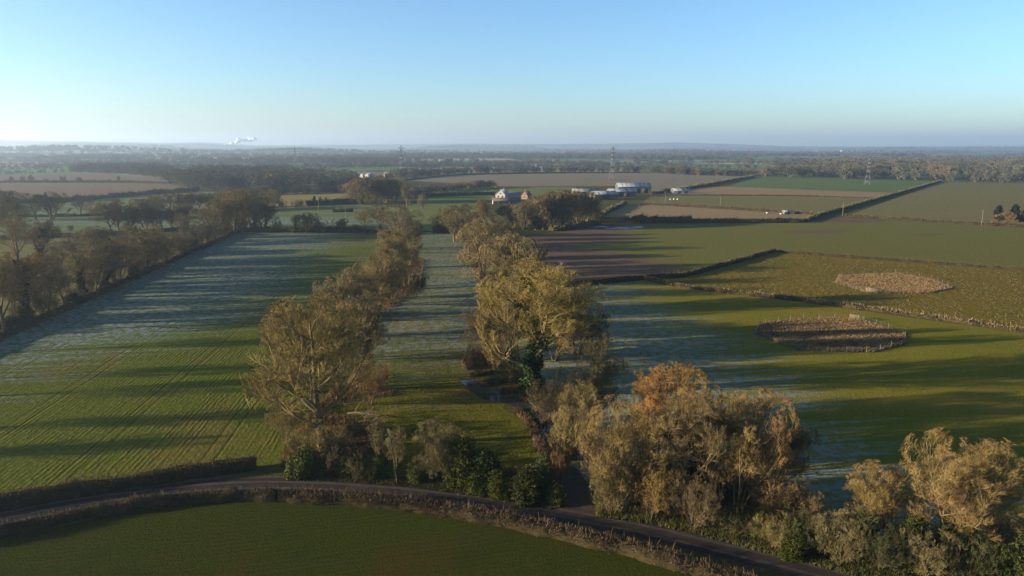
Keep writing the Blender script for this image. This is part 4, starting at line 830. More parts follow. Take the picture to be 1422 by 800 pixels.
# beyond the far end of the left field
for key, (x, y, h, w), tw_, lab in (
        ('mid_spread', (-178.0, 497.2, 15.5, 17.8), 'twig_olive', 'bare tree right of the left row\'s end, by the olive field'),
        ('mid_round', (-178.9, 515.1, 11.3, 13.0), 'twig_tan', 'smaller bare tree beside the one at the olive field'),
        ('mid_bush', (-169.4, 509.0, 6.4, 8.5), 'twig_dark', 'dark bush left of the evergreen hedge at the olive field'),
        ('mid_bush', (-161.6, 515.1, 6.5, 10.8), 'twig_brown', 'brown bush against the evergreen hedge at the olive field'),
        ('mid_ivy', (-116.6, 365.3, 9.6, 6.2), 'twig_dark', 'ivy clad tree in the hedge at the far end of the left field'),
        ('mid_round', (-110.0, 365.3, 10.8, 13.1), 'twig_brown', 'brown bare tree right of the ivy clad one in the far end hedge'),
        ('mid_bush', (-126.6, 368.4, 6.2, 6.2), 'twig_dark', 'round dark bush in the far end hedge, left one'),
        ('mid_bush', (-101.9, 365.3, 7.3, 9.3), 'twig_brown', 'brown bush in the far end hedge, middle one'),
        ('mid_bush', (-93.1, 365.3, 7.7, 10.0), 'twig_dark', 'large dark bush in the far end hedge, right one'),
        ('mid_bush', (-85.3, 365.3, 4.6, 6.2), 'twig_brown', 'low brown bush left of the two bare corner trees'),
        ('mid_spread', (-76.8, 356.0, 14.3, 10.5), 'twig_olive', 'left one of two bare trees at the left field\'s far corner'),
        ('mid_spread', (-67.8, 356.0, 16.1, 14.3), 'twig_olive', 'right one of two bare trees at the left field\'s far corner'),
        ('mid_upright', (-79.3, 521.3, 17.3, 7.7), 'twig_olive', 'narrow olive tree right of the round copse'),
        ('mid_round', (-64.4, 503.0, 11.0, 8.5), 'twig_tan', 'small egg shaped bare tree on the bright green field'),
        ('mid_bush', (-77.9, 534.2, 3.3, 4.5), 'twig_dark', 'small dark bush by the narrow olive tree'),
        ('mid_round', (-40.9, 368.4, 9.3, 7.0), 'twig_dark', 'dark tree by the hedge at the meadow\'s far end'),
        ('mid_round', (-38.8, 374.9, 11.1, 6.3), 'twig_dark', 'dark leaning tree next to the meadow\'s far end hedge'),
        ('mid_upright', (-15.7, 381.7, 16.8, 8.9), 'twig_brown', 'brown tree behind the meadow end, left of the copse'),
        ('dark_bush', (-5.3, 459.9, 5.8, 12.6), 'conifer', 'dark evergreen bush on the lawn below the farmhouse'),
        ('conifer', (-20.6, 455.0, 9.5, 4.8), 'conifer', 'dark conifer left of the farmhouse lawn'),
        ('dark_bush', (13.7, 381.7, 7.3, 9.7), 'ivy', 'dark evergreen bush at the copse\'s left foot')):
    plant('conifer_tree' if key == 'conifer' else 'evergreen_bush' if key == 'dark_bush' else 'bare_tree', key, x, y, h, w, lab, 'bush' if 'bush' in lab.split() else 'tree', None, tw_)
for n_, (x, y, h, w) in enumerate(((-157.4, 547.8, 6.3, 3.4), (-153.7, 551.3, 5.5, 2.9), (-149.1, 551.3, 4.9, 3.5), (-143.3, 551.3, 3.7, 3.5), (-125.2, 547.8, 3.4, 4.0))):
    plant('conifer_tree', 'conifer', x, y, h, w, 'small dark conifer above the evergreen hedge, %s from the left' % ORD[n_], 'tree', 'conifers above the evergreen hedge')
# the copse by the ploughed field
copse = [6.8, 378.3, 14.7, 12.8, 12.4, 378.3, 17.5, 13.6, 17.6, 378.3, 18.7, 13.6, 22.6, 381.7, 20.0, 13.7, 28.1, 385.1, 20.6, 13.8, 33.5, 392.2, 20.5, 14.1, 39.2, 399.6, 19.2, 13.5, 44.7, 407.3, 18.3, 12.9, 49.4, 415.2, 14.4, 10.5,
         17.1, 415.2, 14.4, 12.3, 27.0, 419.3, 16.7, 12.4, 37.9, 423.4, 17.3, 12.5, 1.2, 388.7, 10.6, 10.7]
copse = [copse[k_:k_ + 4] for k_ in range(0, len(copse), 4)]
for n_, (x, y, h, w) in enumerate(copse):
    front = n_ < 9
    plant('copse_tree', ('mid_thicket', 'mid_upright')[n_ % 2], x, y, h * 1.04, w * 1.15,
          ('bare tree of the copse by the ploughed field, %s from the left in front' % ORD[n_]) if front else ('bare tree at the back of the copse by the ploughed field, %s one' % ORD[n_ - 9]),
          'tree', 'copse by the ploughed field', ('twig_tan', 'twig_olive', 'twig_gold', 'twig_brown')[n_ % 4] if n_ < 7 else 'twig_dark')
rc = [-130.7, 569.5, 15.9, 17.9, -119.8, 554.9, 19.6, 19.8, -111.1, 554.9, 21.3, 20.9, -103.7, 562.1, 19.8, 20.0, -98.5, 577.2, 15.6, 16.9, -126.4, 609.7, 18.3, 19.1, -110.4, 609.7, 16.4, 16.6]
rc = [rc[k_:k_ + 4] for k_ in range(0, len(rc), 4)]
for n_, (x, y, h, w) in enumerate(rc):
    plant('copse_tree', ('mid_thicket', 'mid_round')[n_ % 2], x, y, h * 1.05, w * 1.15, 'bare tree of the dark round copse left of centre, %s one' % ORD[n_], 'tree', 'dark round copse left of centre', ('twig_tan', 'twig_brown', 'twig_dark')[min(n_ // 2, 2)])
for key, (x, y, h, w), tw_, lab in (('pine', (283.7, 399.6, 11.3, 5.1), None, 'dark pine at the right edge, left of the brown bush'), ('pine', (293.4, 399.6, 11.8, 5.5), None, 'dark pine at the right edge, right of the brown bush'),
        ('pine', (296.6, 395.9, 9.2, 5.0), None, 'dark pine cut by the right edge of the photo'),
        ('mid_round', (287.8, 395.9, 8.3, 11.7), 'twig_red', 'brown bush between the dark pines at the right edge'), ('mid_bush', (281.2, 399.6, 4.2, 5.9), 'twig_tan', 'low tan bush left of the dark pines')):
    plant('pine_tree' if key == 'pine' else 'scrub_bush', key, x, y, h, w, lab, 'tree' if key == 'pine' else 'bush', None, tw_)
# trees on the far brown fields at left
ff = [-637.8, 882.1, 8.2, 6.4, -624.0, 882.1, 10.0, 6.4, -613.9, 882.1, 10.0, 7.4, -572.5, 882.1, 10.0, 8.3, -552.3, 882.1, 7.3, 8.3, -518.9, 891.1, 5.0, 4.6, -506.8, 891.1, 8.7, 4.6, -600.6, 891.1, 6.0, 6.5]
ff = [ff[k_:k_ + 4] for k_ in range(0, len(ff), 4)]
for n_, (x, y, h, w) in enumerate(ff):
    plant('field_tree', ('far_tree', 'far_round')[n_ % 2], x, y, h, w, 'far bare tree on the hedge between the brown fields, %s one' % ORD[n_], 'tree', 'trees between the far brown fields')

# ------------------------------------------------------------------ fallen boughs and undergrowth
t_, c__, P0_, P1_ = grow(61, 9, trunk_r=.18, clear=.15, L1=(8, 45, 15, .55, .0), L2=(5, 45, 18, .5, .0), L3=(3, 45, 18, .5, .0), tw=(3, 45, 20, .6, .0), twr=.02)
fm = (t_.mesh('bough', M['bark_dead'], True), c__.mesh('branches', M['bark_dead']))
for (x, y), rz, sc2, lab in (((-27.6, 109.9), -.15, .95, 'pale fallen bough stretching right from the tallest left tree'), ((-25.1, 106.2), .25, .7, 'smaller pale fallen bough below the larger one in the meadow'),
                            ((5.5, 121.4), .2, .6, 'pale fallen bough leaning right of the ivy clad trunk')):
    e = empty('fallen_bough', (x, y, .5), rz, (sc2, sc2, sc2)); e.rotation_euler = (0, math.radians(78), rz); tag(e, lab, 'fallen bough')
    obj('bough', fm[0], e); obj('branches', fm[1], e)

tufts('undergrowth', [(-34.5, 96.6), (-34.5, 114.2), (-32.9, 131.8), (-22.4, 121.4), (-20.4, 103.3), (-22.0, 91.8), (-28.6, 89.5), (-33.1, 90.6)], 5000, .7, .035, 'bracken', 'brown undergrowth at the foot of the left central trees', 'undergrowth', 1, clump=.5)
tufts('undergrowth', band([(-40.8, 158.3), (-38.8, 187.9), (-35.4, 218.1), (-40.1, 276.4)], 9), 3000, .8, .05, 'bracken', 'brown undergrowth below the far half of the left central row', 'undergrowth', 2)
tufts('undergrowth', [(-10.8, 138.8), (-9.8, 146.6), (-1.7, 141.3), (4.2, 131.8), (10.2, 115.9), (9.4, 92.9), (6.4, 92.9), (5.2, 103.8), (3.1, 115.2), (0.1, 119.9), (-2.9, 123.0), (-6.0, 125.8), (-8.8, 130.9)], 6000, .9, .04, 'bracken', 'rusty dead bracken along the stream bank', 'undergrowth', 3, clump=.3)
tufts('undergrowth', band([(2.4, 158.3), (-1.3, 197.1), (-8.1, 244.0), (-17.6, 296.0)], 12), 3500, .8, .05, 'dry_grass', 'dry grass below the far half of the right central row', 'undergrowth', 4)
tufts('undergrowth', band([(-31.1, 87.8), (-24.1, 87.6), (-14.9, 86.2), (-6.8, 84.0), (-1.0, 82.4), (5.4, 80.0)], 2.4), 4500, .28, .03, 'verge_grass', 'dead brown grass along the lane\'s far verge', 'undergrowth', 5)
tufts('undergrowth', band([(10.6, 78.8), (18.1, 76.9), (27.6, 72.0), (34.3, 68.4), (41.8, 64.5)], 3.4), 5000, .55, .03, 'verge_grass', 'dry grass along the lane below the clump', 'undergrowth', 6)
tufts('undergrowth', [(10.9, 79.7), (14.0, 88.5), (19.9, 92.9), (29.8, 90.6), (36.8, 82.4), (36.8, 73.9), (27.9, 73.1), (18.2, 77.4)], 5000, .8, .04, 'bracken', 'brown undergrowth inside the clump above the lane', 'undergrowth', 7)
tufts('undergrowth', band([(-120.2, 134.5), (-122.8, 158.3), (-126.7, 191.9), (-133.8, 244.7), (-147.3, 366.8)], 4.0), 5000, .8, .05, 'bracken', 'brown undergrowth in the left field\'s far left hedge', 'undergrowth', 8)
tufts('rough_grass', [(45.9, 230.3), (62.5, 234.3), (113.0, 291.9), (163.0, 259.2), (187.8, 246.9), (209.7, 230.3), (142.4, 153.4), (127.6, 164.8), (84.7, 201.9), (58.1, 217.0)], 7000, .26, .045, 'tussock', 'tussocky tan grass on the rough pasture', 'grass', 9, blades=3, clump=.6)
tufts('undergrowth', band([(0.4, 112.8), (2.6, 107.4), (3.8, 101.3), (4.5, 94.6)], 1.4), 900, .6, .035, 'bracken', 'dead brown reeds along the stream\'s meadow bank', 'undergrowth', 12)
tufts('rough_grass', [(-29.5, 158.3), (-12.3, 158.3), (-8.6, 127.4), (3.4, 103.3), (6.7, 84.3), (-15.2, 88.5), (-21.2, 92.9), (-21.4, 115.9)], 3500, .2, .035, 'verge_grass', 'dry tussocks scattered over the near meadow', 'grass', 10, blades=3, clump=.9)

# ------------------------------------------------------------------ far woods that read as one mass
def source(key):
    hh, ww, parts = PROTO[key]; Vs = []; Qs = []; n = 0
    for pn_, me in parts:
        v = np.empty(len(me.vertices) * 3, np.float32); me.vertices.foreach_get('co', v)
        q = np.empty(len(me.loops), np.int32); me.loops.foreach_get('vertex_index', q)
        Vs.append(v.reshape(-1, 3) / np.array([ww, ww, hh])); Qs.append(q.reshape(-1, 4) + n); n += len(me.vertices)
    return bpy.data.objects.new('wood_tree', mesh_np('wood_tree', np.concatenate(Vs), np.concatenate(Qs), M['far_wood']))
SRC = [source('far_tree'), source('far_round')]
for mi, (a, b) in enumerate((((.08, .066, .044), (.155, .125, .082)), ((.055, .056, .036), (.11, .105, .064)))):
    M['far_wood%d' % mi] = twig_mat('far_wood%d' % mi, a, b); SRC[mi].data.materials[0] = M['far_wood%d' % mi]

def wood(name, pts, hts, label, seed):
    pts = np.array(pts, float); rng = np.random.default_rng(seed)
    z = terrain(pts[:, 0], pts[:, 1]); V = np.column_stack([pts, z - .3])
    me = bpy.data.meshes.new(name); me.from_pydata(V.tolist(), [], [])
    for nm, tp, vals in (('sz', 'FLOAT', hts), ('wd', 'FLOAT', hts * rng.uniform(.9, 1.5, len(pts))), ('rz', 'FLOAT', rng.uniform(0, 6.28, len(pts))), ('pick', 'FLOAT', rng.uniform(0, 1, len(pts)))):
        at_ = me.attributes.new(nm, tp, 'POINT'); at_.data.foreach_set('value', np.asarray(vals, np.float32))
    o = obj(name, me); tag(o, label, 'woodland', kind='stuff')
    ng = bpy.data.node_groups.new(name, 'GeometryNodeTree')
    ng.interface.new_socket('Geometry', in_out='INPUT', socket_type='NodeSocketGeometry'); ng.interface.new_socket('Geometry', in_out='OUTPUT', socket_type='NodeSocketGeometry')
    N = ng.nodes; L = ng.links; gi = N.new('NodeGroupInput'); go = N.new('NodeGroupOutput'); jn = N.new('GeometryNodeJoinGeometry')
    def attr(nm):
        a = N.new('GeometryNodeInputNamedAttribute'); a.data_type = 'FLOAT'; a.inputs['Name'].default_value = nm; return a.outputs['Attribute']
    cmb = N.new('ShaderNodeCombineXYZ'); L.new(attr('wd'), cmb.inputs[0]); L.new(attr('wd'), cmb.inputs[1]); L.new(attr('sz'), cmb.inputs[2])
    rot = N.new('ShaderNodeCombineXYZ'); L.new(attr('rz'), rot.inputs[2])
    cmp_ = N.new('FunctionNodeCompare'); cmp_.operation = 'LESS_THAN'; L.new(attr('pick'), cmp_.inputs[0]); cmp_.inputs[1].default_value = .22
    nt = N.new('FunctionNodeBooleanMath'); nt.operation = 'NOT'; L.new(cmp_.outputs[0], nt.inputs[0])
    for s_, sel in zip(SRC, (cmp_.outputs[0], nt.outputs[0])):
        oi = N.new('GeometryNodeObjectInfo'); oi.inputs['Object'].default_value = s_; oi.inputs['As Instance'].default_value = True
        ip = N.new('GeometryNodeInstanceOnPoints'); L.new(gi.outputs[0], ip.inputs['Points']); L.new(sel, ip.inputs['Selection']); L.new(oi.outputs['Geometry'], ip.inputs['Instance'])
        L.new(rot.outputs[0], ip.inputs['Rotation']); L.new(cmb.outputs[0], ip.inputs['Scale']); L.new(ip.outputs[0], jn.inputs[0])
    L.new(jn.outputs[0], go.inputs[0])
    md = o.modifiers.new('trees', 'NODES'); md.node_group = ng
    return o

def fill(poly, n, seed):
    rng = np.random.default_rng(seed); q = np.array(poly); P = np.zeros((0, 2))
    while len(P) < n:
        c = rng.uniform(q.min(0), q.max(0), (n * 2, 2)); P = np.vstack([P, c[inside(poly, c)]])
    return P[:n]
def heights(n, a, b, seed): return np.random.default_rng(seed).uniform(a, b, n)
wood('distant_wood', fill([(-440.2, 882.1), (-503.2, 1077.8), (-448.9, 1133.5), (-300.3, 1027.2), (-197.9, 900.3), (-167.0, 698.2), (-219.8, 676.4), (-314.7, 733.5), (-355.5, 772.6)], 420, 1), heights(420, 11, 19, 1), 'wide grey brown wood beyond the fields, left of centre', 1)
wood('distant_wood', fill([(-784.3, 1246.2), (-791.2, 1383.5), (-643.3, 1301.6), (-491.8, 1003.7), (-662.9, 1179.2)], 260, 2), heights(260, 10, 17, 2), 'far belt of grey trees behind the brown left fields', 2)
wood('distant_wood', fill([(388.1, 1039.4), (539.2, 1301.6), (862.0, 1773.5), (1230.1, 2017.0), (1420.4, 1928.5), (1951.1, 1582.5), (993.3, 801.1), (628.2, 847.8), (575.8, 939.0)], 1500, 3), heights(1500, 12, 21, 3), 'broad brown wood along the right hand horizon', 3)
P_ = np.concatenate([resample([(-161.4, 1027.2), (-88.2, 1195.3), (-14.1, 1235.7), (116.8, 1264.1), (246.0, 1253.3), (293.4, 1133.5), (384.6, 1091.2)], 170) + np.random.default_rng(4).normal(0, 9, (170, 2))])
wood('distant_wood', P_, heights(170, 7, 14, 4), 'far tree belt behind the wide grey brown field', 4)
P_ = np.concatenate([resample([(-261.3, 655.9), (-223.5, 666.0), (-187.4, 687.1), (-158.7, 687.1)], 40) + np.random.default_rng(5).normal(0, 6, (40, 2)), resample([(-97.7, 618.5), (-78.5, 676.4), (-54.4, 733.5), (-16.9, 772.6)], 40) + np.random.default_rng(6).normal(0, 5, (40, 2))])
wood('distant_wood', P_, heights(80, 5, 10, 5), 'low scrubby trees on the hedges around the olive field and farmhouse', 5)
rng = np.random.default_rng(99); lines = []; hts = []
for k_ in range(150):
    r0 = math.exp(rng.uniform(math.log(1500), math.log(8500))); a0 = math.radians(rng.uniform(-41, 41)); cx, cy_ = r0 * math.sin(a0), r0 * math.cos(a0)
    if cx > 420 and r0 < 2100: continue
    dr = rng.normal(0, .5) + (0 if rng.uniform() < .8 else 1.3); Ln = rng.uniform(250, 1000); n = int(Ln / rng.uniform(3.5, 9))
    t = rng.uniform(-.5, .5, n) * Ln
    lines.append(np.stack([cx + np.cos(dr) * t + rng.normal(0, 5, n), cy_ + np.sin(dr) * t + rng.normal(0, 3, n)], -1)); hts.append(rng.uniform(2.5, 7, n) * np.where(rng.uniform(0, 1, n) < .12, 1.9, 1))
lines = np.concatenate(lines); hts = np.concatenate(hts); kp = np.hypot(lines[:, 0], lines[:, 1]) > 1420; lines = lines[kp]; hts = hts[kp]
wood('distant_hedgerows', lines, hts, 'countless far hedgerow trees across the plain', 6)
pts = []; hts = []
for k_ in range(46):
    r0 = math.exp(rng.uniform(math.log(2000), math.log(8800))); a0 = math.radians(rng.uniform(-41, 41)); n = int(rng.uniform(80, 220)); sp = rng.uniform(60, 240)
    cx, cy_ = r0 * math.sin(a0), r0 * math.cos(a0)
    pts.append(np.stack([cx + rng.normal(0, sp, n), cy_ + rng.normal(0, sp * .35, n)], -1)); hts.append(rng.uniform(10, 19, n))
for cx, cy_, sx_, sy_, n in ((-2350, 3600, 480, 260, 420), (-1300, 4250, 330, 260, 240), (-3250, 6150, 300, 250, 220), (-6300, 8300, 900, 400, 260), (1300, 7900, 900, 300, 320), (5400, 7000, 600, 300, 240), (-300, 3000, 300, 120, 200), (250, 3300, 420, 130, 240)):
    pts.append(np.stack([rng.normal(cx, sx_, n), rng.normal(cy_, sy_, n)], -1)); hts.append(rng.uniform(11, 20, n))
wood('distant_wood', np.concatenate(pts), np.concatenate(hts), 'many blue grey woods scattered up to the horizon', 7)

# ------------------------------------------------------------------ farm buildings
M['roof_sheet'] = plain('roof_sheet', (.14, .15, .165), .55, .12, .4, .4)
M['roof_fibre'] = plain('roof_fibre', (.115, .112, .105), .8, .2, .6)
M['cladding_green'] = plain('cladding_green', (.05, .06, .045), .7, .12, .5)
M['cladding_pale'] = plain('cladding_pale', (.085, .08, .056), .8, .12, .5)  # on the barn gables this paler tone stands in for sunlight
M['concrete'] = plain('concrete', (.38, .37, .34), .9, .15, .8)
M['dark_opening'] = plain('dark_opening', (.03, .028, .025), .9, .1, 1)
M['render_white'] = plain('render_white', (.24, .23, .205), .8, .06, .6)
M['brick'] = plain('brick', (.13, .082, .052), .9, .2, 2.0)
M['tile_brown'] = plain('tile_brown', (.065, .045, .035), .85, .2, 1.0)
M['slate'] = plain('slate', (.16, .16, .17), .6, .2, 1.0)
M['pane'] = plain('pane', (.04, .05, .06), .1, .1, 1.0, .5)
M['metal_galv'] = plain('metal_galv', (.10, .105, .11), .45, .1, 1.0, .5, .3)
M['plastic_white'] = plain('plastic_white', (.3, .3, .29), .5, .05, 1.0, .4)

def gable(name, x, y, rz, L, W, eave, ridge, wall, roof, label, cat, end_wall=None, doors=(), windows=(), chimney=None, oh=.4, sheets=0, z=0.0):
    """L along local x (ridge), W along local y; gable ends at -L/2 and L/2; the -y side faces the camera"""
    e = empty(name, (x, y, z), rz); tag(e, label, cat); a, b = L / 2, W / 2
    V = np.array([(-a,-b,0),(a,-b,0),(a,b,0),(-a,b,0),(-a,-b,eave),(a,-b,eave),(a,b,eave),(-a,b,eave),(-a,0,ridge),(a,0,ridge)], float)
    obj('wall', mesh_np('wall', V, [np.array([(0,1,5,4),(2,3,7,6)])], M[wall]), e)
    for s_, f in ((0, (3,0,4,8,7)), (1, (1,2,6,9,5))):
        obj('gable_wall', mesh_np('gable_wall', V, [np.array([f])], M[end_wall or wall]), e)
    for s in (-1, 1):
        A_ = Acc(); sl = (ridge - eave) / b; zo = eave - sl * oh; th = .18
        A_.hexa([(-a-oh, s*(b+oh), zo+.05), (a+oh, s*(b+oh), zo+.05), (a+oh, 0, ridge+.05), (-a-oh, 0, ridge+.05),
                 (-a-oh, s*(b+oh), zo+.05+th), (a+oh, s*(b+oh), zo+.05+th), (a+oh, 0, ridge+.05+th), (-a-oh, 0, ridge+.05+th)])
        r = obj('roof', A_.mesh('roof', M[roof]), e)
        if sheets:
            for q in range(1, sheets):
                xs = -a + L * q / sheets; B_ = Acc()
                B_.hexa([(xs-.12, s*(b+oh), zo+.05+th), (xs+.12, s*(b+oh), zo+.05+th), (xs+.12, 0, ridge+.05+th), (xs-.12, 0, ridge+.05+th),
                         (xs-.12, s*(b+oh), zo+.17+th), (xs+.12, s*(b+oh), zo+.17+th), (xs+.12, 0, ridge+.17+th), (xs-.12, 0, ridge+.17+th)])
                obj('roof_seam', B_.mesh('roof_seam', M[roof]), r)
    for side, c, w, h in doors:
        A_ = Acc()
        if side == 'f': A_.box(c - w/2, c + w/2, -b-.06, -b+.05, .02, h)
        else: A_.box(-a-.06, -a+.05, c - w/2, c + w/2, .02, h)
        obj('door', A_.mesh('door', M['dark_opening']), e)
    for side, c, zc, w, h in windows:
        A_ = Acc(); F_ = Acc()
        if side == 'f': A_.box(c-w/2, c+w/2, -b-.05, -b+.04, zc-h/2, zc+h/2); F_.box(c-w/2-.12, c+w/2+.12, -b-.10, -b-.02, zc-h/2-.14, zc-h/2-.02)
        else: A_.box(-a-.05, -a+.04, c-w/2, c+w/2, zc-h/2, zc+h/2); F_.box(-a-.10, -a-.02, c-w/2-.12, c+w/2+.12, zc-h/2-.14, zc-h/2-.02)
        wq = obj('window', A_.mesh('window', M['pane']), e); obj('sill', F_.mesh('sill', M['concrete']), wq)
    if chimney is not None:
        A_ = Acc(); A_.box(chimney-.45, chimney+.45, -.45, .45, ridge-.8, ridge+1.3); obj('chimney', A_.mesh('chimney', M['brick']), e)
    return e
R_ = math.radians
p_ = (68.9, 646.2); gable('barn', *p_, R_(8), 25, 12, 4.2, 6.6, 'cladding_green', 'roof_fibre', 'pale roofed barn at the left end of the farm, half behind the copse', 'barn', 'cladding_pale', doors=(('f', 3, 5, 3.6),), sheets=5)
p_ = (79.9, 601.3); gable('barn', *p_, R_(20), 22, 12, 4.8, 7.2, 'cladding_green', 'roof_sheet', 'grey roofed barn with gable coloured pale as sunlit right above the copse', 'barn', 'cladding_pale', doors=(('f', 0, 7, 4.2),), sheets=4)
p_ = (100.6, 636.7); gable('barn', *p_, R_(9), 24, 12, 4.8, 7.2, 'cladding_green', 'roof_sheet', 'grey roofed barn in the middle of the farm, end wall coloured pale as sunlit', 'barn', 'cladding_pale', doors=(('f', -4, 6, 4), ('f', 4, 6, 4)), sheets=5)
p_ = (121.6, 692.6); gable('barn', *p_, R_(4), 33, 15, 6.2, 9.6, 'cladding_green', 'roof_sheet', 'longest green walled barn at the back right of the farm', 'barn', 'cladding_green', doors=(('f', 10, 6, 4.5), ('f', 2, 6, 4.5)), sheets=8)
p_ = (166.7, 681.7); gable('field_shed', *p_, R_(8), 17, 9, 2.8, 4.8, 'plastic_white', 'roof_sheet', 'low open shed with white front standing alone on the barn field', 'shed', 'cladding_green', doors=(('f', 3.5, 4, 2.4), ('f', -3.5, 4, 2.4)), sheets=4)
p_ = (-8.4, 618.5); gable('farmhouse', *p_, R_(70), 12, 9, 3.8, 7.6, 'render_white', 'slate', 'white gabled farmhouse left of the barns', 'house', 'render_white', doors=(('e', -2, 1.4, 2.3),), windows=(('e', 2, 1.7, 1.5, 1.4), ('e', 0, 4.4, 1.2, 1.2), ('f', -3.5, 1.7, 1.4, 1.3), ('f', 3, 1.7, 1.6, 1.4)), chimney=3.5)
p_ = (-4.7, 554.9); gable('outbuilding', *p_, R_(8), 22, 6, 2.6, 4.8, 'cladding_pale', 'tile_brown', 'long low brown roofed outbuilding in front of the white farmhouse', 'outbuilding', 'render_white', doors=(('f', -6, 2, 2.1), ('f', 3, 2.4, 2.2)), windows=(('f', -2, 1.5, 1.2, 1), ('f', 7, 1.5, 1.2, 1)))
p_ = (3.3, 627.4); gable('outbuilding', *p_, R_(4), 11, 6, 3.0, 4.6, 'render_white', 'roof_fibre', 'white walled outbuilding right of the white farmhouse', 'outbuilding', 'render_white', windows=(('f', 0, 1.7, 1.2, 1),))
p_ = (12.7, 605.5); gable('outbuilding', *p_, R_(58), 7, 6.5, 3.4, 7.2, 'brick', 'tile_brown', 'small steep brick gabled cottage between farmhouse and copse', 'cottage', 'brick', windows=(('e', 0, 1.7, 1.2, 1.2), ('e', 0, 4.4, .9, 1)), chimney=-1.5)
p_ = (187.2, 467.4); gable('field_shelter', *p_, R_(10), 4.5, 3, 1.9, 2.6, 'cladding_pale', 'roof_sheet', 'tiny animal shelter on the tan stubble strip', 'shelter', 'cladding_pale', doors=(('f', 0, 2.4, 1.7),))
A_ = Acc(); A_.box(-1.0, 1.0, -.45, .45, .12, .8); tm = A_.mesh('tub', M['plastic_white']); A_ = Acc(); A_.box(-.8, -.6, -.4, .4, 0, .115); A_.box(.6, .8, -.4, .4, 0, .115); fm2 = A_.mesh('feet', M['metal_galv'])
for (x, y), lab in (((182.8, 464.9), 'white water trough just left of the tiny animal shelter'), ((176.1, 472.0), 'white water trough farther left of the tiny animal shelter')):
    e = empty('water_trough', (x, y, 0.05)); tag(e, lab, 'trough', 'white troughs on the stubble strip'); obj('tub', tm, e); obj('feet', fm2, e)
# wrapped bales: a cylinder lying on its side with bevelled rims
a = np.linspace(0, 2 * np.pi, 20, endpoint=False); prof = [(-.62, .0), (-.62, .5), (-.52, .62), (.52, .62), (.62, .5), (.62, .0)]
V = np.array([(px_, r * math.cos(t), .62 + r * math.sin(t)) for px_, r in prof for t in a]); Q = [(r * 20 + i, r * 20 + (i + 1) % 20, (r + 1) * 20 + (i + 1) % 20, (r + 1) * 20 + i) for r in range(5) for i in range(20)]
bale = mesh_np('bale', V, np.array(Q), M['plastic_white'], True)
for n_, ((x, y), lab) in enumerate((((136.6, 593.0), 'left one of three white wrapped bales in front of the lone shed'), ((140.5, 596.3), 'middle one of three white wrapped bales in front of the lone shed'), ((143.2, 594.6), 'right one of three white wrapped bales in front of the lone shed'))):
    o = obj('wrapped_bale', bale); o.location = (x, y, .06); o.rotation_euler = (0, 0, .5 * n_); tag(o, lab, 'bale', 'white wrapped bales')

# far houses
for n_, (p_, L, W, ea, ri, wl, rf, rz, lab) in enumerate((
        ((-211.6, 1027.2), 12, 7, 4.2, 6.5, 'render_white', 'slate', 60, 'bright white farmhouse beyond the dark round copse'),
        ((-222.7, 1039.4), 9, 7, 3.5, 5.5, 'render_white', 'roof_fibre', 50, 'smaller white building left of the bright farmhouse beyond the copse'),
        ((-186.0, 1051.9), 16, 9, 5, 8, 'cladding_pale', 'tile_brown', 20, 'cream building right of the bright farmhouse beyond the copse'),
        ((-386.2, 1282.6), 14, 8, 4, 6, 'render_white', 'roof_sheet', 30, 'small white roofed building beyond the wide wood'),
        ((-179.9, 1887.3), 40, 14, 8, 13, 'cladding_pale', 'tile_brown', 30, 'far pale red house on the plain above the wide brown field'),
        ((-372.3, 2276.0), 24, 12, 7, 11, 'render_white', 'slate', 50, 'far white house left of the second pylon from the middle'))):
    gable('far_house', p_[0], p_[1], R_(rz), L, W, ea, ri, wl, rf, lab, 'house', windows=(('e', 0, ea * .6, 2, 1.6), ('f', 0, ea * .6, 2, 1.6)), z=float(terrain(p_[0], p_[1])))
rng = np.random.default_rng(31)
for n_, (px_, d) in enumerate(sorted(((-2550, 6600), (-2350, 6500), (-1900, 6900), (1190, 4900), (1270, 4950), (1330, 5300), (1420, 5050), (2450, 5600), (2600, 5500), (-420, 3500), (-150, 3700), (300, 3900), (2050, 6400), (-3900, 6050)), key=lambda q: q[0] / q[1])):
    gable('far_house', px_, d, rng.uniform(.2, 1.2), rng.uniform(22, 46), rng.uniform(12, 18), 9, 14, 'render_white' if n_ % 3 else 'cladding_pale', ('slate', 'roof_sheet', 'tile_brown')[n_ % 3],
          'tiny pale house speck on the far plain, %s from the left' % ORD[n_], 'house', z=float(terrain(px_, d)) - .2)['group'] = 'tiny far houses on the plain'

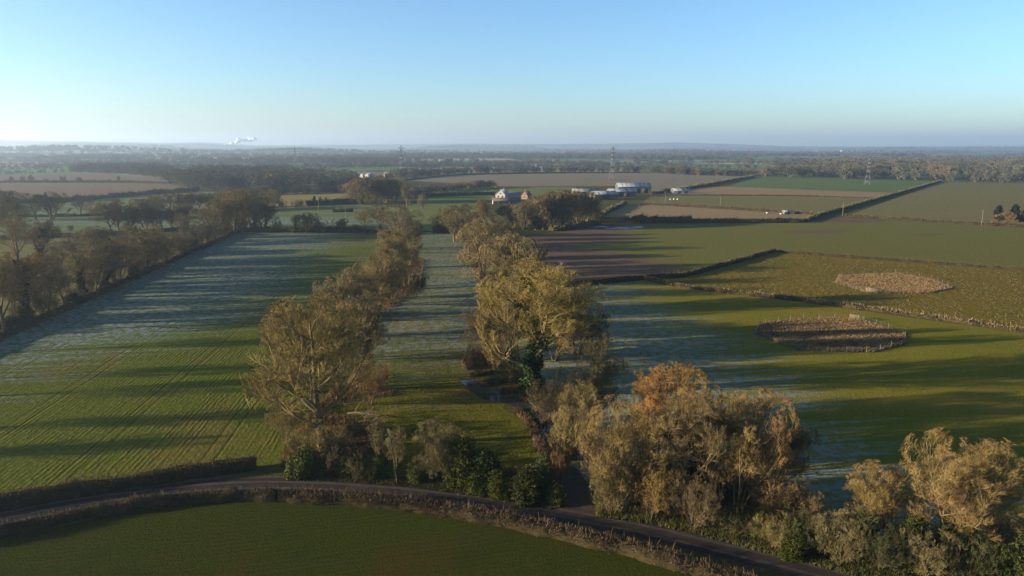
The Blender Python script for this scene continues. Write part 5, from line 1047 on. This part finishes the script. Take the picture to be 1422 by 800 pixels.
# ------------------------------------------------------------------ pylons
def lattice():
    lv = [(0, 4.2), (9, 3.2), (18, 2.3), (27, 1.5), (33, 1.15), (39, .95), (45, .75), (50, .12)]
    legs = []
    for sx_ in (-1, 1):
        for sy_ in (-1, 1):
            A_ = Acc()
            for (z0, w0), (z1, w1) in zip(lv[:-1], lv[1:]): A_.bar((sx_*w0, sy_*w0, z0), (sx_*w1, sy_*w1, z1), .22)
            legs.append(A_.mesh('leg', M['metal_galv']))
    br = Acc()
    for (z0, w0), (z1, w1) in zip(lv[:-2], lv[1:-1]):
        for s in (-1, 1):
            br.bar((-w0, s*w0, z0), (w1, s*w1, z1), .15); br.bar((w0, s*w0, z0), (-w1, s*w1, z1), .22)
            br.bar((s*w0, -w0, z0), (s*w1, w1, z1), .15); br.bar((s*w0, w0, z0), (s*w1, -w1, z1), .22)
            br.bar((-w1, s*w1, z1), (w1, s*w1, z1), .2)
    arms = []
    for z0, ln in ((32.5, 7.5), (38.5, 9.0), (44.5, 6.5)):
        A_ = Acc()
        for s in (-1, 1):
            tip = (s*ln, 0, z0+.4)
            for yy in (-1, 1): A_.bar((s*1.1, yy*1.0, z0), tip, .26); A_.bar((s*.9, yy*.8, z0+2.4), tip, .22)
            A_.bar((s*ln*.55, 0, z0+.2), (s*ln*.55, 0, z0+1.4), .18)
            A_.bar((s*ln, 0, z0+.4), (s*ln, 0, z0-2.2), .25)
        arms.append(A_.mesh('cross_arm', M['metal_galv']))
    return legs, br.mesh('bracing', M['metal_galv']), arms
LEG, BRC, ARM = lattice()
for (x, y), rz, hh, lab in (((138.8, 959.6), .9, 47, 'tall lattice pylon behind the farm barns'), ((-169.4, 1064.7), .9, 48, 'lattice pylon above the dark round copse, left of centre'),
        ((-430.8, 1383.5), .9, 46, 'lattice pylon above the wide wood at left'), ((427.4, 831.7), .9, 36, 'lattice pylon on the green field before the right hand wood'),
        ((-854.1, 1738.5), .9, 40, 'faint far lattice pylon left of the steam plume'), ((-1123.0, 1773.5), .9, 42, 'faint lattice pylon before the wooded hill at far left')):
    s = hh / 50; e = empty('pylon', (x, y, float(terrain(x, y)) - .1), rz, (s, s, s)); tag(e, lab, 'pylon', 'electricity pylons')
    for q in LEG: obj('leg', q, e)
    obj('bracing', BRC, e)
    for q in ARM: obj('cross_arm', q, e)
# telegraph poles
A_ = Acc(); P = np.array([[(0, 0, -.3), (0, 0, 4), (0, 0, 9)]], float); A_.add(*tube_np(P, np.array([[.2, .17, .13]]), 8)); pm = A_.mesh('pole', M['pole_wood'])
A_ = Acc(); A_.box(-1.1, 1.1, -.08, .08, 8.3, 8.5); cmh = A_.mesh('cross_bar', M['pole_wood'])
for (x, y), lab in (((-101.8, 419.3), 'thin telegraph pole in the small frosty field'), ((-136.8, 485.9), 'telegraph pole by the evergreen hedge'), ((-86.8, 609.7), 'pale telegraph pole on the bright green field'),
                    ((154.4, 509.0), 'thin pole on the hedge below the barn field'), ((219.7, 455.0), 'thin pole where the long diagonal hedge bends'), ((274.8, 399.6), 'pale pole left of the pines at the right edge'), ((127.1, 569.5), 'pale pole beside the farm yard')):
    e = empty('telegraph_pole', (x, y, 0)); tag(e, lab, 'pole', 'telegraph poles'); obj('pole', pm, e); obj('cross_bar', cmh, e)
# marker post at the lane
A_ = Acc(); A_.box(-.06, .06, -.06, .06, -.2, 1.75); A_.box(-.075, .075, -.075, .075, 1.752, 1.83)
o = obj('marker_post', A_.mesh('marker_post', M['wood_post'])); o.location = (*(0.7, 81.7), .08); tag(o, 'pale wooden marker post by the lane in front of the green bushes', 'post')

# ------------------------------------------------------------------ fenced pens of rough grass
A_ = Acc(); A_.add(*tube_np(np.array([[(0, 0, -.2), (0, 0, .7), (0, 0, 1.35)]], float), np.array([[.06, .055, .05]]), 7)); postm = A_.mesh('post', M['wood_post'])
def pen(poly, gate_at, lab_f, lab_g, lab_t, seed, n):
    P = np.array(poly); cen = P.mean(0); e = empty('pen_fence', (cen[0], cen[1], 0)); tag(e, lab_f, 'fence')
    Cl = np.vstack([P, P[:1]]); L = np.concatenate([[0], np.cumsum(np.linalg.norm(np.diff(Cl, axis=0), axis=1))]); m = int(L[-1] / 4.2)
    q = np.linspace(0, L[-1], m, endpoint=False); R = np.stack([np.interp(q, L, Cl[:, k]) for k in (0, 1)], -1) - cen
    rng = np.random.default_rng(seed)
    for k in range(m):
        o = obj('post', postm, e); o.location = (R[k, 0], R[k, 1], 0.05); o.scale = (1, 1, rng.uniform(.9, 1.15)); o.rotation_euler = (rng.normal(0, .03), rng.normal(0, .03), 0)
    for z_ in (.35, .7, 1.05):
        W = Acc()
        for k in range(m): W.bar((*R[k], z_), (*R[(k + 1) % m], z_), .018)
        obj('wire', W.mesh('wire', M['metal_galv']), e)
    gx_, gy_ = gate_at; k = np.argmin(np.hypot(R[:, 0] + cen[0] - gx_, R[:, 1] + cen[1] - gy_)); d = R[(k + 1) % m] - R[k]; g_ = empty('gate', (gx_, gy_, .05), math.atan2(d[1], d[0])); tag(g_, lab_g, 'gate')
    for zz in (.25, .5, .75, 1.0, 1.25): 
        W = Acc(); W.box(-1.6, 1.6, -.03, .03, zz - .05, zz + .05); obj('rail', W.mesh('rail', M['wood_post']), g_)
    for xx in (-1.6, -.55, .55, 1.6):
        W = Acc(); W.box(xx - .07, xx + .07, -.09, -.032, 0, 1.4); obj('stile', W.mesh('stile', M['wood_post']), g_)
    tufts('rough_grass', poly, n, .55, .06, 'pen_grass', lab_t, 'grass', seed, blades=4, lean=.5)
M['pen_grass'] = twig_mat('pen_grass', (.082, .054, .025), (.20, .138, .068))
M['pen_soil'] = ground_mat('pen_soil', ((.06, .043, .022), (.135, .098, .052)), None, bump=.9, bscale=.8)
penA = [(59.7, 162.1), (64.4, 171.9), (77.1, 177.2), (92.5, 177.2), (96.3, 162.1), (91.7, 153.4), (80.5, 146.6), (64.5, 148.2)]
penB = [(108.6, 225.3), (116.8, 239.7), (139.7, 244.0), (146.1, 232.9), (142.7, 217.0), (129.5, 209.2), (112.0, 210.3)]
sheet('pen_floor', penA, M['pen_soil']); sheet('pen_floor', penB, M['pen_soil'])
pen(penA, (91.3, 176.0), 'post and wire fence around the larger pen of tan grass, nearer one', 'pale wooden gate at the back of the nearer pen', 'rough tan grass filling the nearer fenced pen', 71, 9000)
pen(penB, (113.2, 210.8), 'post and wire fence around the farther pen on the rough pasture', 'pale wooden gate at the front of the farther pen', 'rough tan grass filling the farther fenced pen', 72, 8000)

# ------------------------------------------------------------------ steam from a works beyond the horizon's fields
def lump(acc, c, r, seed):
    u = np.linspace(0, 2 * np.pi, 18, endpoint=False); v = np.linspace(.12, np.pi - .12, 10); U, Vv = np.meshgrid(u, v)
    d = np.stack([np.sin(Vv) * np.cos(U), np.sin(Vv) * np.sin(U), np.cos(Vv)], -1)
    rr = r * (1 + .16 * np.sin(d[..., 0] * 5 + seed) * np.sin(d[..., 2] * 6 + seed * 2) + .1 * np.sin(d[..., 1] * 9 + seed))
    P = (d * rr[..., None] * np.array([1.25, 1, .75]) + np.array(c)).reshape(-1, 3)
    q = [(r_ * 18 + i, r_ * 18 + (i + 1) % 18, (r_ + 1) * 18 + (i + 1) % 18, (r_ + 1) * 18 + i) for r_ in range(9) for i in range(18)]
    acc.add(P, [t[::-1] for t in q]); acc.add(P[:18], [(0, 4, 9, 13)]); acc.add(P[-18:], [(13, 9, 4, 0)])
M['steam'] = plain('steam', (.6, .6, .6), 1.0, .03, .01, 0)
A_ = Acc(); rng = np.random.default_rng(8)
for k_ in range(26):
    t = k_ / 25; A_2 = (-3690 + t * 380 + rng.normal(0, 8), 9000 + rng.normal(0, 20), 62 + 88 * t ** .55 + rng.normal(0, 7))
    lump(A_, A_2, 9 + 26 * t ** .7 * rng.uniform(.6, 1.2), k_)
tag(obj('steam_plume', A_.mesh('steam_plume', M['steam'], True)), 'white steam plume drifting above the far left horizon', 'steam', kind='stuff')

# ------------------------------------------------------------------ the winter haze lying over the plain
A_ = Acc(); A_.box(-13000, 13000, -13000, 13000, -1.5, 230)
hz = obj('haze', A_.mesh('haze', None)); tag(hz, 'pale winter haze over the whole plain', 'haze', kind='stuff')
hm = bpy.data.materials.new('haze'); hm.use_nodes = True; ht = hm.node_tree; ht.nodes.clear()
pv = ht.nodes.new('ShaderNodeVolumePrincipled'); pv.inputs['Color'].default_value = (.62, .80, 1.0, 1); pv.inputs['Density'].default_value = 1.3e-4; pv.inputs['Anisotropy'].default_value = .55
om = ht.nodes.new('ShaderNodeOutputMaterial'); ht.links.new(pv.outputs[0], om.inputs['Volume']); hz.data.materials.append(hm)
hm.cycles.homogeneous_volume = True
